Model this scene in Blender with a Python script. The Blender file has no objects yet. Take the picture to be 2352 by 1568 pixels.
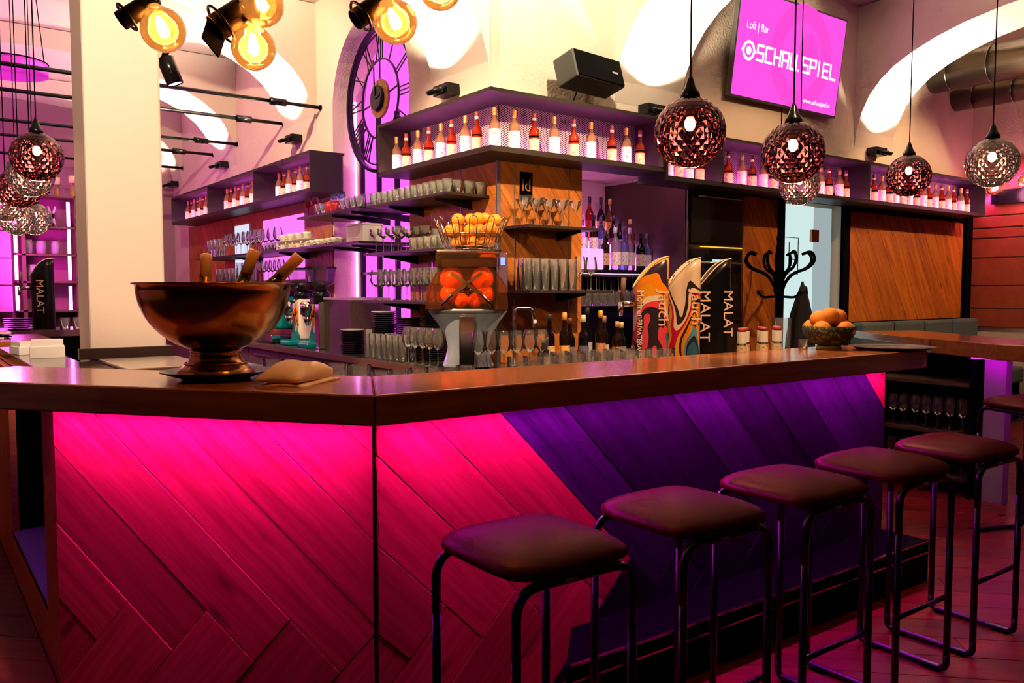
import bpy, math, random
from mathutils import Vector, Matrix
random.seed(7)
PI = math.pi
sc = bpy.context.scene
C = sc.collection

# ------------------------------------------------------------------ camera
cam_d = bpy.data.cameras.new('camera'); cam = bpy.data.objects.new('camera', cam_d); C.objects.link(cam)
sc.camera = cam
cam_d.sensor_width = 36.0; cam_d.lens = 29.11; cam_d.clip_start = 0.05; cam_d.clip_end = 100
_fw = Vector((0.59322, 0.80281, -0.05983)).normalized()
cam.location = (0, 0, 1.44)
cam.rotation_euler = _fw.to_track_quat('-Z', 'Y').to_euler()

# ------------------------------------------------------------------ world / view
w = bpy.data.worlds.new('world'); sc.world = w; w.use_nodes = True
w.node_tree.nodes['Background'].inputs[0].default_value = (0.30, 0.16, 0.20, 1)
w.node_tree.nodes['Background'].inputs[1].default_value = 0.008
vs = sc.view_settings
vs.view_transform = 'Standard'; vs.look = 'None'; vs.gamma = 1.0; vs.exposure = 0.0; vs.use_curve_mapping = False
cy = sc.cycles
cy.use_denoising = True
cy.use_adaptive_sampling = True; cy.adaptive_threshold = 0.15; cy.adaptive_min_samples = 12
cy.max_bounces = 5; cy.diffuse_bounces = 2; cy.glossy_bounces = 3; cy.transmission_bounces = 3
cy.transparent_max_bounces = 20; cy.sample_clamp_indirect = 4.0; cy.caustics_reflective = False; cy.caustics_refractive = False

WARM = (1.0, 0.62, 0.32)
LED = (0.84, 0.006, 1.0)
PINK = (1.0, 0.12, 0.85)

def spot(name, loc, aim, power, color=WARM, angle=70, blend=0.6, radius=0.05):
    d = bpy.data.lights.new(name, 'SPOT'); d.energy = power; d.color = color
    d.spot_size = math.radians(angle); d.spot_blend = blend; d.shadow_soft_size = radius
    o = bpy.data.objects.new(name, d); C.objects.link(o); o.location = loc
    o.rotation_euler = (Vector(aim) - Vector(loc)).to_track_quat('-Z', 'Y').to_euler()
    return o
def point(name, loc, power, color=WARM, radius=0.05):
    d = bpy.data.lights.new(name, 'POINT'); d.energy = power; d.color = color; d.shadow_soft_size = radius
    o = bpy.data.objects.new(name, d); C.objects.link(o); o.location = loc
    return o
def area(name, loc, aim, sx, sy, power, color=LED, up=None):
    d = bpy.data.lights.new(name, 'AREA'); d.energy = power; d.color = color; d.shape = 'RECTANGLE'; d.size = sx; d.size_y = sy
    o = bpy.data.objects.new(name, d); C.objects.link(o); o.location = loc
    z = (Vector(loc) - Vector(aim)).normalized(); x = Vector(up).normalized(); y = z.cross(x).normalized(); x = y.cross(z)
    o.rotation_euler = Matrix((x, y, z)).transposed().to_euler()
    return o

# spots without housings: pier and chandelier ones inferred, the others added to brighten surfaces
LAMP_FILL_SPOTS = [((-.2, 3.2, 4.15), (3.45, 5.3, 1.75), 1600, 34, WARM),
         ((.735, 2.255, 2.23), (3.40, 5.5, 1.75), 330, 44, WARM),
         ((4.15, 1.0, 4.10), (3.85, 4.8, 1.75), 1150, 30, WARM),
         ((8.95, 1.7, 4.10), (9.0, 4.8, 1.65), 460, 56, WARM),
         ((2.5, 0.7, 4.15), (3.3, 2.93, 1.35), 620, 24, WARM),  # added to brighten the tap towers
         ((6.2, 2.2, 4.15), (6.3, 4.8, 1.5), 260, 60, WARM),
         ((0.1, 1.3, 4.15), (0.90, 4.3, 2.3), 1000, 34, (1.0, .70, .50)),
         ((0.9, 6.6, 4.15), (3.45, 9.2, 2.6), 560, 90, (1.0, .72, .46)),
         ((3.5, 3.5, 4.20), (3.75, 4.8, 3.25), 260, 90, (1.0, .82, .55)),
         ((2.4, 4.6, 4.10), (3.45, 5.35, 3.3), 170, 90, (1.0, .82, .55)),
         ((1.9, 3.5, 4.15), (2.0, 2.75, 1.15), 480, 34, WARM),
         ((3.3, 3.5, 4.15), (3.4, 2.75, 1.15), 420, 34, WARM),
         ((9.3, 2.2, 4.10), (9.5, 4.8, 3.0), 160, 80, WARM),  # added to warm the wall behind the ducts
         ((0.9, 4.0, 4.15), (0.75, 3.2, 1.15), 260, 34, WARM),
         ((5.6, 0.4, 4.15), (4.9, 1.3, 0.0), 110, 56, (1.0, .01, .20)),  # added red spot that tints the floor
         ((-.6, 5.0, 4.15), (-.2, 5.0, 0.0), 170, 70, LED)]  # added violet spot for the floor at left
for i, (l, a, p, an, co) in enumerate(LAMP_FILL_SPOTS):
    spot('lamp_fill_spot', l, a, p, co, an)
# unseen magenta spots added to tint the vaults
for l, a, p, an in (((1.0, 7.0, 2.5), (1.4, 9.0, 4.3), 2, 120), ((6.8, 2.9, 2.5), (8.0, 3.6, 4.2), 12, 110), ((-.1, 6.2, 2.3), (.3, 8.2, 4.0), 95, 84), ((-.6, 8.8, 2.3), (-.2, 10.5, 4.2), 150, 96)):
    spot('added_vault_wash', l, a, p, (1.0, .06, .72), an)
point('added_far_wall_glow', (.6, 12.1, 2.6), 55, (1.0, .05, .80), .15)  # added lamp that turns the far wall magenta
point('added_rack_glow', (.9, 10.7, 1.9), 75, (1.0, .05, .85), .15)  # added magenta fill near the rack, besides its light bars
# up-lights washing the arches
UPL = [((3.30, 5.42, 3.00), 480), ((3.30, 8.45, 3.08), 330), ((3.30, 10.85, 3.10), 320), ((3.30, 13.2, 3.1), 40),
       ((4.90, 4.66, 2.93), 520), ((8.22, 4.66, 2.93), 420)]
for (l, p) in UPL:
    into = (-0.45, 0, 1.0) if l[0] < 3.4 else (0, -0.42, 1.0)
    spot('uplight_light', (l[0] + .1 * into[0], l[1] + .1 * into[1], l[2] + .06), (l[0] + into[0], l[1] + into[1], l[2] + into[2]), p, (1.0, 0.84, 0.58), 150 if l[0] < 3.4 and l[1] < 6 else 138, 0.45, 0.05)

# ------------------------------------------------------------------ mesh builder
class B:
    def __init__(s): s.v = []; s.f = []; s.sm = []
    def add(s, v, f, smooth=False):
        o = len(s.v); s.v += [tuple(p) for p in v]; s.f += [tuple(i + o for i in q) for q in f]; s.sm += [smooth] * len(f); return s
    def box(s, x0, x1, y0, y1, z0, z1):
        v = [(x0,y0,z0),(x1,y0,z0),(x1,y1,z0),(x0,y1,z0),(x0,y0,z1),(x1,y0,z1),(x1,y1,z1),(x0,y1,z1)]
        return s.add(v, [(0,3,2,1),(4,5,6,7),(0,1,5,4),(1,2,6,5),(2,3,7,6),(3,0,4,7)])
    def obox(s, c, sz, M=None):                      # oriented box, M = 3x3
        h = [a/2 for a in sz]; v = []
        for z in (-1,1):
            for (x,y) in ((-1,-1),(1,-1),(1,1),(-1,1)):
                p = Vector((x*h[0], y*h[1], z*h[2])); p = M @ p if M else p
                v.append(p + Vector(c))
        return s.add(v, [(0,3,2,1),(4,5,6,7),(0,1,5,4),(1,2,6,5),(2,3,7,6),(3,0,4,7)])
    def prism(s, poly, z0, z1, axes=(0,1,2), smooth=False):   # polygon in plane axes[0],axes[1]; extruded along axes[2]
        n = len(poly); v = []
        for z in (z0, z1):
            for (a, b) in poly:
                p = [0,0,0]; p[axes[0]] = a; p[axes[1]] = b; p[axes[2]] = z; v.append(tuple(p))
        f = [tuple(range(n))[::-1], tuple(range(n, 2*n))] + [(i, (i+1)%n, n+(i+1)%n, n+i) for i in range(n)]
        s.add(v, f[:2]); o = len(s.v) - 2*n
        s.f += [tuple(i+o for i in q) for q in f[2:]]; s.sm += [smooth]*n
        return s
    def lathe(s, prof, n=20, c=(0,0,0), M=None, smooth=True, cap=(True, True), ph=0, sx=1, sy=1):
        v = []; f = []; m = len(prof)
        for (r, z) in prof:
            for k in range(n):
                a = 2*PI*k/n + ph
                p = Vector((r*math.cos(a)*sx, r*math.sin(a)*sy, z)); p = M @ p if M else p
                v.append(p + Vector(c))
        for i in range(m-1):
            for k in range(n):
                k2 = (k+1) % n
                f.append((i*n+k, i*n+k2, (i+1)*n+k2, (i+1)*n+k))
        s.add(v, f, smooth); o = len(s.v) - len(v)
        if cap[0] and prof[0][0] > 1e-4: s.f.append(tuple(o+k for k in range(n))[::-1]); s.sm.append(False)
        if cap[1] and prof[-1][0] > 1e-4: s.f.append(tuple(o+(m-1)*n+k for k in range(n))); s.sm.append(False)
        return s
    def cyl(s, c, r, h, n=16, M=None, r2=None): return s.lathe([(r,0),(r if r2 is None else r2,h)], n, c, M)
    def sph(s, c, r, n=16, m=10, sz=1.0): return s.lathe([(max(1e-5, r*math.sin(PI*i/m)), -r*sz*math.cos(PI*i/m)) for i in range(m+1)], n, c, cap=(False,False))
    def tube(s, pts, r, n=8, caps=True):
        P = [Vector(p) for p in pts]; v = []; f = []
        up = None
        for i, p in enumerate(P):
            t = (P[min(i+1,len(P)-1)] - P[max(i-1,0)]).normalized()
            if up is None: up = Vector((0,0,1)) if abs(t.z) < .9 else Vector((1,0,0))
            a = t.cross(up).normalized(); b = a.cross(t).normalized(); up = b
            rr = r[i] if isinstance(r, (list, tuple)) else r
            for k in range(n):
                an = 2*PI*k/n; v.append(p + a*rr*math.cos(an) + b*rr*math.sin(an))
        for i in range(len(P)-1):
            for k in range(n):
                k2 = (k+1)%n; f.append((i*n+k, (i+1)*n+k, (i+1)*n+k2, i*n+k2))
        s.add(v, f, True); o = len(s.v)-len(v)
        if caps: s.f += [tuple(o+k for k in range(n)), tuple(o+(len(P)-1)*n+k for k in range(n))[::-1]]; s.sm += [False, False]
        return s
    def mesh(s, name):
        me = bpy.data.meshes.new(name); me.from_pydata(s.v, [], s.f); me.update()
        me.polygons.foreach_set('use_smooth', s.sm)
        return me

def arc(pts, rad=0.05, k=5):                      # round the corners of a polyline
    P = [Vector(p) for p in pts]; out = [P[0]]
    for i in range(1, len(P)-1):
        a, b, c = P[i-1], P[i], P[i+1]; u = (a-b).normalized(); w_ = (c-b).normalized()
        r = min(rad, (a-b).length/2, (c-b).length/2)
        for j in range(k+1):
            t = j/k; q0 = b+u*r; q1 = b+w_*r
            out.append(q0*(1-t)**2 + b*2*t*(1-t) + q1*t*t)
    return out + [P[-1]]

def put(name, B_, m, parent=None, loc=(0,0,0), rz=0, bevel=0):
    me = B_ if isinstance(B_, bpy.types.Mesh) else B_.mesh(name)
    if m is not None and not me.materials: me.materials.append(m)
    o = bpy.data.objects.new(name, me); C.objects.link(o)
    o.location = loc; o.rotation_euler = (0,0,rz)
    if parent: o.parent = parent
    if bevel:
        b = o.modifiers.new('bevel', 'BEVEL'); b.width = bevel; b.segments = 2; b.limit_method = 'ANGLE'
    return o
def tag(o, label, cat, group=None):
    o['label'] = label; o['category'] = cat
    if group: o['group'] = group
    return o
def thing(name, label, cat, loc=(0,0,0), rz=0, group=None):
    o = bpy.data.objects.new(name, None); C.objects.link(o); o.empty_display_size = .05
    o.location = loc; o.rotation_euler = (0,0,rz)
    return tag(o, label, cat, group)
def struct(name, B_, m, parent=None, bevel=0):
    o = put(name, B_, m, parent, bevel=bevel); o['kind'] = 'structure'; return o
def dup(root, loc, rz=0, label=None, group=None, scale=None):
    r = root.copy(); C.objects.link(r); r.location = loc; r.rotation_euler = (0,0,rz)
    if scale: r.scale = (scale,)*3
    if label: r['label'] = label
    if group: r['group'] = group
    for ch in root.children:
        c = ch.copy(); C.objects.link(c); c.parent = r
        for g in ch.children:
            d = g.copy(); C.objects.link(d); d.parent = c
    return r
def sink(root):                                    # remove a template
    for ch in list(root.children_recursive): bpy.data.objects.remove(ch)
    bpy.data.objects.remove(root)

# ------------------------------------------------------------------ materials
def newmat(name):
    m = bpy.data.materials.new(name); m.use_nodes = True
    nt = m.node_tree; nt.nodes.clear(); out = nt.nodes.new('ShaderNodeOutputMaterial')
    return m, nt, out
def pbr(name, col, rough=.5, metal=0, bump=0, bscale=60, emit=None, estr=0, spec=.5, var=0, coat=0):
    m, nt, out = newmat(name)
    p = nt.nodes.new('ShaderNodeBsdfPrincipled'); nt.links.new(p.outputs[0], out.inputs[0])
    p.inputs['Base Color'].default_value = (*col, 1); p.inputs['Roughness'].default_value = rough; p.inputs['Metallic'].default_value = metal
    p.inputs['Specular IOR Level'].default_value = spec; p.inputs['Coat Weight'].default_value = coat
    if emit: p.inputs['Emission Color'].default_value = (*emit, 1); p.inputs['Emission Strength'].default_value = estr
    if bump or var:
        tc = nt.nodes.new('ShaderNodeTexCoord'); nz = nt.nodes.new('ShaderNodeTexNoise')
        nz.inputs['Scale'].default_value = bscale; nz.inputs['Detail'].default_value = 4; nt.links.new(tc.outputs['Object'], nz.inputs['Vector'])
        if bump:
            bp = nt.nodes.new('ShaderNodeBump'); bp.inputs['Strength'].default_value = bump; bp.inputs['Distance'].default_value = .01
            nt.links.new(nz.outputs['Fac'], bp.inputs['Height']); nt.links.new(bp.outputs[0], p.inputs['Normal'])
        if var:
            mx = nt.nodes.new('ShaderNodeMix'); mx.data_type = 'RGBA'
            mx.inputs[6].default_value = (*[c*(1-var) for c in col], 1); mx.inputs[7].default_value = (*[min(1, c*(1+var)) for c in col], 1)
            nt.links.new(nz.outputs['Fac'], mx.inputs[0]); nt.links.new(mx.outputs[2], p.inputs['Base Color'])
    return m
def emis(name, col, s):
    m, nt, out = newmat(name); e = nt.nodes.new('ShaderNodeEmission'); e.inputs[0].default_value = (*col, 1); e.inputs[1].default_value = s
    nt.links.new(e.outputs[0], out.inputs[0]); return m
def wood(name, dark, light, rough=.45, sc_=(2.2, 26, 26), knots=.6, var=.28, spec=.4, bump=.12, coat=0):
    m, nt, out = newmat(name); N = nt.nodes.new; Lk = nt.links.new
    p = N('ShaderNodeBsdfPrincipled'); Lk(p.outputs[0], out.inputs[0]); p.inputs['Roughness'].default_value = rough
    p.inputs['Specular IOR Level'].default_value = spec; p.inputs['Coat Weight'].default_value = coat; p.inputs['Coat Roughness'].default_value = .12
    tc = N('ShaderNodeTexCoord'); oi = N('ShaderNodeObjectInfo')
    ml = N('ShaderNodeMath'); ml.operation = 'MULTIPLY'; ml.inputs[1].default_value = 37.0; Lk(oi.outputs['Random'], ml.inputs[0])
    ad = N('ShaderNodeVectorMath'); ad.operation = 'ADD'; Lk(tc.outputs['Object'], ad.inputs[0]); Lk(ml.outputs[0], ad.inputs[1])
    # gentle warp so the grain lines wander
    wn = N('ShaderNodeTexNoise'); wn.inputs['Scale'].default_value = 2.5; Lk(ad.outputs[0], wn.inputs['Vector'])
    ws = N('ShaderNodeVectorMath'); ws.operation = 'SCALE'; ws.inputs['Scale'].default_value = .035; Lk(wn.outputs['Color'], ws.inputs[0])
    a2 = N('ShaderNodeVectorMath'); a2.operation = 'ADD'; Lk(ad.outputs[0], a2.inputs[0]); Lk(ws.outputs[0], a2.inputs[1])
    mp = N('ShaderNodeMapping'); mp.inputs['Scale'].default_value = sc_; Lk(a2.outputs[0], mp.inputs['Vector'])
    nz = N('ShaderNodeTexNoise'); nz.inputs['Scale'].default_value = 1.0; nz.inputs['Detail'].default_value = 7; nz.inputs['Roughness'].default_value = .65
    Lk(mp.outputs[0], nz.inputs['Vector'])
    cr = N('ShaderNodeValToRGB'); cr.color_ramp.elements[0].position = .28; cr.color_ramp.elements[1].position = .70
    cr.color_ramp.elements[0].color = (*dark, 1); cr.color_ramp.elements[1].color = (*light, 1); Lk(nz.outputs['Fac'], cr.inputs[0])
    # knots and cracks
    m2 = N('ShaderNodeMapping'); m2.inputs['Scale'].default_value = (2.2, 7, 7); Lk(a2.outputs[0], m2.inputs['Vector'])
    vo = N('ShaderNodeTexVoronoi'); vo.inputs['Scale'].default_value = 1.0; Lk(m2.outputs[0], vo.inputs['Vector'])
    kr = N('ShaderNodeValToRGB'); kr.color_ramp.elements[0].position = .03; kr.color_ramp.elements[1].position = .17
    k0 = 1 - knots; kr.color_ramp.elements[0].color = (k0, k0, k0, 1); kr.color_ramp.elements[1].color = (1, 1, 1, 1); Lk(vo.outputs['Distance'], kr.inputs[0])
    mx = N('ShaderNodeMix'); mx.data_type = 'RGBA'; mx.blend_type = 'MULTIPLY'; mx.inputs[0].default_value = 1; Lk(cr.outputs[0], mx.inputs[6]); Lk(kr.outputs[0], mx.inputs[7])
    hs = N('ShaderNodeHueSaturation'); Lk(mx.outputs[2], hs.inputs['Color'])
    mr = N('ShaderNodeMapRange'); mr.inputs[3].default_value = 1-var; mr.inputs[4].default_value = 1+var*.6; Lk(oi.outputs['Random'], mr.inputs[0]); Lk(mr.outputs[0], hs.inputs['Value'])
    Lk(hs.outputs[0], p.inputs['Base Color'])
    bp = N('ShaderNodeBump'); bp.inputs['Strength'].default_value = bump; bp.inputs['Distance'].default_value = .004; Lk(nz.outputs['Fac'], bp.inputs['Height']); Lk(bp.outputs[0], p.inputs['Normal'])
    return m
def glass(name, tint=(.96,.98,.98), ior=1.5, rough=.02, edge=.55, smoke=None, zs=(0, 1), glint_haze=.05, gcol=(1,1,1)):
    """thin-walled glass: transparent + mirror by Fresnel; smoke = (top tint, bottom tint) along local z"""
    m, nt, out = newmat(name); N = nt.nodes.new; Lk = nt.links.new
    tr = N('ShaderNodeBsdfTransparent'); gl = N('ShaderNodeBsdfGlossy'); gl.inputs['Roughness'].default_value = rough
    gl.inputs['Color'].default_value = (*gcol,1); tr.inputs[0].default_value = (*tint, 1)
    fr = N('ShaderNodeFresnel'); fr.inputs[0].default_value = ior
    lw = N('ShaderNodeLayerWeight'); lw.inputs['Blend'].default_value = .25
    m1 = N('ShaderNodeMath'); m1.operation = 'MULTIPLY'; m1.inputs[1].default_value = edge; Lk(lw.outputs['Facing'], m1.inputs[0])
    mx = N('ShaderNodeMath'); mx.operation = 'MAXIMUM'; Lk(fr.outputs[0], mx.inputs[0]); Lk(m1.outputs[0], mx.inputs[1])
    tl = N('ShaderNodeBsdfTranslucent'); tl.inputs[0].default_value = (*tint, 1); dfx = N('ShaderNodeBsdfDiffuse'); dfx.inputs[0].default_value = (*tint, 1)
    hz = N('ShaderNodeMixShader'); hz.inputs[0].default_value = .5; Lk(tl.outputs[0], hz.inputs[1]); Lk(dfx.outputs[0], hz.inputs[2])
    t2 = N('ShaderNodeMixShader'); t2.inputs[0].default_value = glint_haze; Lk(tr.outputs[0], t2.inputs[1]); Lk(hz.outputs[0], t2.inputs[2])  # pale diffuse share stands in for highlights on the glass
    ms = N('ShaderNodeMixShader'); Lk(mx.outputs[0], ms.inputs[0]); Lk(t2.outputs[0], ms.inputs[1]); Lk(gl.outputs[0], ms.inputs[2]); Lk(ms.outputs[0], out.inputs[0])
    if smoke:
        tc = N('ShaderNodeTexCoord'); sx = N('ShaderNodeSeparateXYZ'); Lk(tc.outputs['Object'], sx.inputs[0])
        mr = N('ShaderNodeMapRange'); mr.inputs[1].default_value = zs[0]; mr.inputs[2].default_value = zs[1]; Lk(sx.outputs['Z'], mr.inputs[0])
        cr = N('ShaderNodeValToRGB'); cr.color_ramp.elements[0].color = (*smoke[1], 1); cr.color_ramp.elements[1].color = (*smoke[0], 1)
        cr.color_ramp.elements[0].position = .25; cr.color_ramp.elements[1].position = .85
        Lk(mr.outputs[0], cr.inputs[0]); Lk(cr.outputs[0], tr.inputs[0])
    return m

M = {}
M['oak'] = wood('oak_plank', (.34,.060,.018), (.66,.15,.060), rough=.42, sc_=(1.6,36,36), knots=.7, spec=.2)
M['pieroak'] = wood('oak_wall_plank', (.27,.070,.010), (.58,.20,.030), rough=.5)
M['doakh'] = wood('walnut_wall_plank', (.22,.040,.004), (.60,.17,.014), rough=.5, knots=.8)
M['counter'] = wood('counter_oak', (.28,.075,.014), (.54,.18,.042), rough=.26, sc_=(1.4,20,20), knots=.5, coat=.6)
M['blackwood'] = wood('black_stained_oak', (.009,.006,.011), (.031,.019,.036), rough=.40, knots=.2, spec=.12, var=.6)
M['floorwood'] = wood('floor_oak', (.080,.006,.004), (.20,.016,.010), rough=.36, knots=.5, spec=.2)
M['redboard'] = wood('red_brown_board', (.26,.045,.018), (.36,.075,.03), rough=.45, knots=0, sc_=(1.5,8,8), var=.12)
M['plaster'] = pbr('cream_plaster', (.72,.585,.47), .85, bump=.5, bscale=45, var=.04)
M['colpaint'] = pbr('column_paint', (.80,.66,.53), .7, bump=.08, bscale=30)
M['ceil'] = pbr('ceiling_plaster', (.66,.55,.47), .9, bump=.15, bscale=30)
M['black'] = pbr('black_powder_metal', (.004,.004,.005), .25, spec=.25)
M['blackm'] = pbr('matt_black', (.0015,.0015,.002), .8, spec=.02)
M['shelfm'] = pbr('dark_bronze_sheet', (.022,.015,.012), .42, var=.2, bscale=8, spec=.35)
M['chrome'] = pbr('chrome', (.75,.75,.76), .12, metal=1)
M['steel'] = pbr('brushed_steel', (.55,.56,.58), .28, metal=1)
M['bronze'] = pbr('polished_copper_bowl', (.37,.175,.062), .20, metal=1)
def leather():
    m, nt, out = newmat('brown_leather'); N = nt.nodes.new; Lk = nt.links.new
    tc = N('ShaderNodeTexCoord'); nz = N('ShaderNodeTexNoise'); nz.inputs['Scale'].default_value = 220; Lk(tc.outputs['Object'], nz.inputs['Vector'])
    bp = N('ShaderNodeBump'); bp.inputs['Strength'].default_value = .10; bp.inputs['Distance'].default_value = .01; Lk(nz.outputs['Fac'], bp.inputs['Height'])
    df = N('ShaderNodeBsdfDiffuse'); df.inputs[0].default_value = (.045,.004,.002,1); gl = N('ShaderNodeBsdfGlossy'); gl.inputs[0].default_value = (1,.45,.5,1); gl.inputs['Roughness'].default_value = .38
    ms = N('ShaderNodeMixShader'); ms.inputs[0].default_value = .03
    for n_ in (df, gl): Lk(bp.outputs[0], n_.inputs['Normal'])
    Lk(df.outputs[0], ms.inputs[1]); Lk(gl.outputs[0], ms.inputs[2]); Lk(ms.outputs[0], out.inputs[0]); return m
M['leather'] = leather()
M['glass'] = glass('clear_glass', glint_haze=.10)
M['glassb'] = glass('frosted_tint_glass', (.90,.96,.92), glint_haze=.17)
M['led'] = emis('magenta_led', LED, 205)
M['ledw'] = emis('pink_white_led', (1.0,.26,.95), 7)
M['shelfled'] = emis('shelf_light', (1.0,.34,.66), 26)
M['shelfled2'] = emis('shelf_back_light', (1.0,.10,.80), 40)
M['filament'] = emis('warm_filament', (1.0,.56,.20), 60)
M['pane'] = emis('backlit_pane', (1.0,.11,.95), 1.45)
M['cork'] = pbr('champagne_foil', (.72,.40,.20), .45, var=.1)
M['napkin'] = pbr('cream_napkin', (.92,.72,.50), .9, bump=.1, bscale=90)
M['white'] = pbr('white_porcelain', (.80,.77,.62), .3)
M['paper'] = pbr('white_paper', (.86,.82,.74), .8)
M['orange'] = pbr('orange_peel', (.90,.30,.015), .45, bump=.25, bscale=160, var=.12)
M['teal'] = pbr('teal_enamel', (.0,.20,.20), .2)
M['screen'] = emis('magenta_screen', (1.0,.09,.80), 1.0)
M['screen2'] = emis('screen_tone', (1.0,.075,.70), 1.0)
M['txt'] = emis('screen_white', (1,.93,1), 1.25)
M['wood_led'] = None
def labelmat(name, base, ink, dens=.56, sc_=(60, 22, 22)):
    m, nt, out = newmat(name); N = nt.nodes.new; Lk = nt.links.new
    p = N('ShaderNodeBsdfPrincipled'); Lk(p.outputs[0], out.inputs[0]); p.inputs['Roughness'].default_value = .6
    tc = N('ShaderNodeTexCoord'); mp = N('ShaderNodeMapping'); mp.inputs['Scale'].default_value = sc_; Lk(tc.outputs['Object'], mp.inputs[0])
    nz = N('ShaderNodeTexNoise'); nz.inputs['Scale'].default_value = 3; nz.inputs['Detail'].default_value = 3; Lk(mp.outputs[0], nz.inputs['Vector'])
    cr = N('ShaderNodeValToRGB'); cr.color_ramp.interpolation = 'CONSTANT'; cr.color_ramp.elements[0].color = (*base,1); cr.color_ramp.elements[1].color = (*ink,1); cr.color_ramp.elements[1].position = dens
    Lk(nz.outputs['Fac'], cr.inputs[0]); Lk(cr.outputs[0], p.inputs['Base Color']); return m
M['lab_w'] = labelmat('white_label', (.85,.80,.70), (.25,.16,.12), .62)
M['lab_c'] = labelmat('cream_label', (.80,.58,.30), (.35,.20,.10), .58)
def liquid(name, col, em=0):
    m, nt, out = newmat(name); N = nt.nodes.new; Lk = nt.links.new
    tr = N('ShaderNodeBsdfTransparent'); tr.inputs[0].default_value = (*col,1)
    gl = N('ShaderNodeBsdfGlossy'); gl.inputs['Roughness'].default_value = .06
    df = N('ShaderNodeBsdfTranslucent'); df.inputs[0].default_value = (*[min(1, c*1.0) for c in col],1)
    d2 = N('ShaderNodeBsdfDiffuse'); d2.inputs[0].default_value = (*[min(1, c*.9) for c in col],1)
    a1 = N('ShaderNodeMixShader'); a1.inputs[0].default_value = .5; Lk(df.outputs[0], a1.inputs[1]); Lk(d2.outputs[0], a1.inputs[2])
    a2 = N('ShaderNodeMixShader'); a2.inputs[0].default_value = .40; Lk(tr.outputs[0], a2.inputs[1]); Lk(a1.outputs[0], a2.inputs[2])
    fr = N('ShaderNodeFresnel'); fr.inputs[0].default_value = 1.5
    a3 = N('ShaderNodeMixShader'); Lk(fr.outputs[0], a3.inputs[0]); Lk(a2.outputs[0], a3.inputs[1]); Lk(gl.outputs[0], a3.inputs[2]); Lk(a3.outputs[0], out.inputs[0])
    return m
M['liq_pale'] = liquid('pale_gold_spirit', (.95,.58,.36))
M['liq_red'] = liquid('amber_red_spirit', (.85,.10,.03))
M['cap_gold'] = pbr('gold_cap', (.80,.42,.12), .35, metal=.4)
M['cap_red'] = pbr('wine_red_cap', (.35,.05,.05), .4)
M['foil_w'] = pbr('white_neck_band', (.8,.75,.65), .5)

# ------------------------------------------------------------------ geometry constants (metres)
XW, YB = 3.448, 4.80            # left wall plane (faces -X), back wall plane (faces -Y)
CEIL = 4.32
CT = 1.15                       # counter top height

# ---------- planks: polygon clipping
def clip(poly, a, b, c):        # keep a*x+b*y<=c
    out = []
    for i in range(len(poly)):
        p, q = poly[i], poly[(i+1) % len(poly)]
        dp, dq = a*p[0]+b*p[1]-c, a*q[0]+b*q[1]-c
        if dp <= 0: out.append(p)
        if dp*dq < 0:
            t = dp/(dp-dq); out.append((p[0]+(q[0]-p[0])*t, p[1]+(q[1]-p[1])*t))
    return out
def parea(p): return abs(sum(p[i][0]*p[(i+1)%len(p)][1]-p[(i+1)%len(p)][0]*p[i][1] for i in range(len(p))))/2
def plank_obj(poly, ang, O, U, V, Nn, thick, m, parent, name='plank'):
    """poly in (u,v); local X runs along the grain at angle ang"""
    cx = sum(p[0] for p in poly)/len(poly); cyy = sum(p[1] for p in poly)/len(poly)
    ca, sa = math.cos(ang), math.sin(ang)
    loc = [((p[0]-cx)*ca+(p[1]-cyy)*sa, -(p[0]-cx)*sa+(p[1]-cyy)*ca) for p in poly]
    if sum(loc[i][0]*loc[(i+1)%len(loc)][1]-loc[(i+1)%len(loc)][0]*loc[i][1] for i in range(len(loc))) < 0: loc.reverse()
    n = len(loc); e = min(.0022, thick*.4)
    def ins(d):
        r = []
        for i in range(n):
            p0, p1, p2 = Vector(loc[i-1]), Vector(loc[i]), Vector(loc[(i+1)%n])
            a = (p1-p0); b = (p2-p1)
            if a.length < 1e-6 or b.length < 1e-6: r.append(loc[i]); continue
            na = Vector((-a.y, a.x)).normalized(); nb = Vector((-b.y, b.x)).normalized(); h = (na+nb)
            if h.length < 1e-6: r.append(loc[i]); continue
            h.normalize(); r.append(tuple(p1 + h*d/max(.35, h.dot(na))))
        return r
    i0 = ins(.0008); i1 = ins(.0008+e)
    v = [(x,y,0) for x,y in i0]+[(x,y,thick-e) for x,y in i0]+[(x,y,thick) for x,y in i1]
    f = [tuple(range(2*n,3*n))]
    for k in (0,1): f += [(k*n+i, k*n+(i+1)%n, (k+1)*n+(i+1)%n, (k+1)*n+i) for i in range(n)]
    b = B().add(v, f)
    o = put(name, b, m, parent)
    U, V, Nn = Vector(U), Vector(V), Vector(Nn)
    X = U*ca+V*sa; Y = -U*sa+V*ca; W = Vector(O)+U*cx+V*cyy
    if parent: W = W - Vector(parent.location)
    o.matrix_local = Matrix(((X.x,Y.x,Nn.x,W.x),(X.y,Y.y,Nn.y,W.y),(X.z,Y.z,Nn.z,W.z),(0,0,0,1)))
    return o
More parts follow.
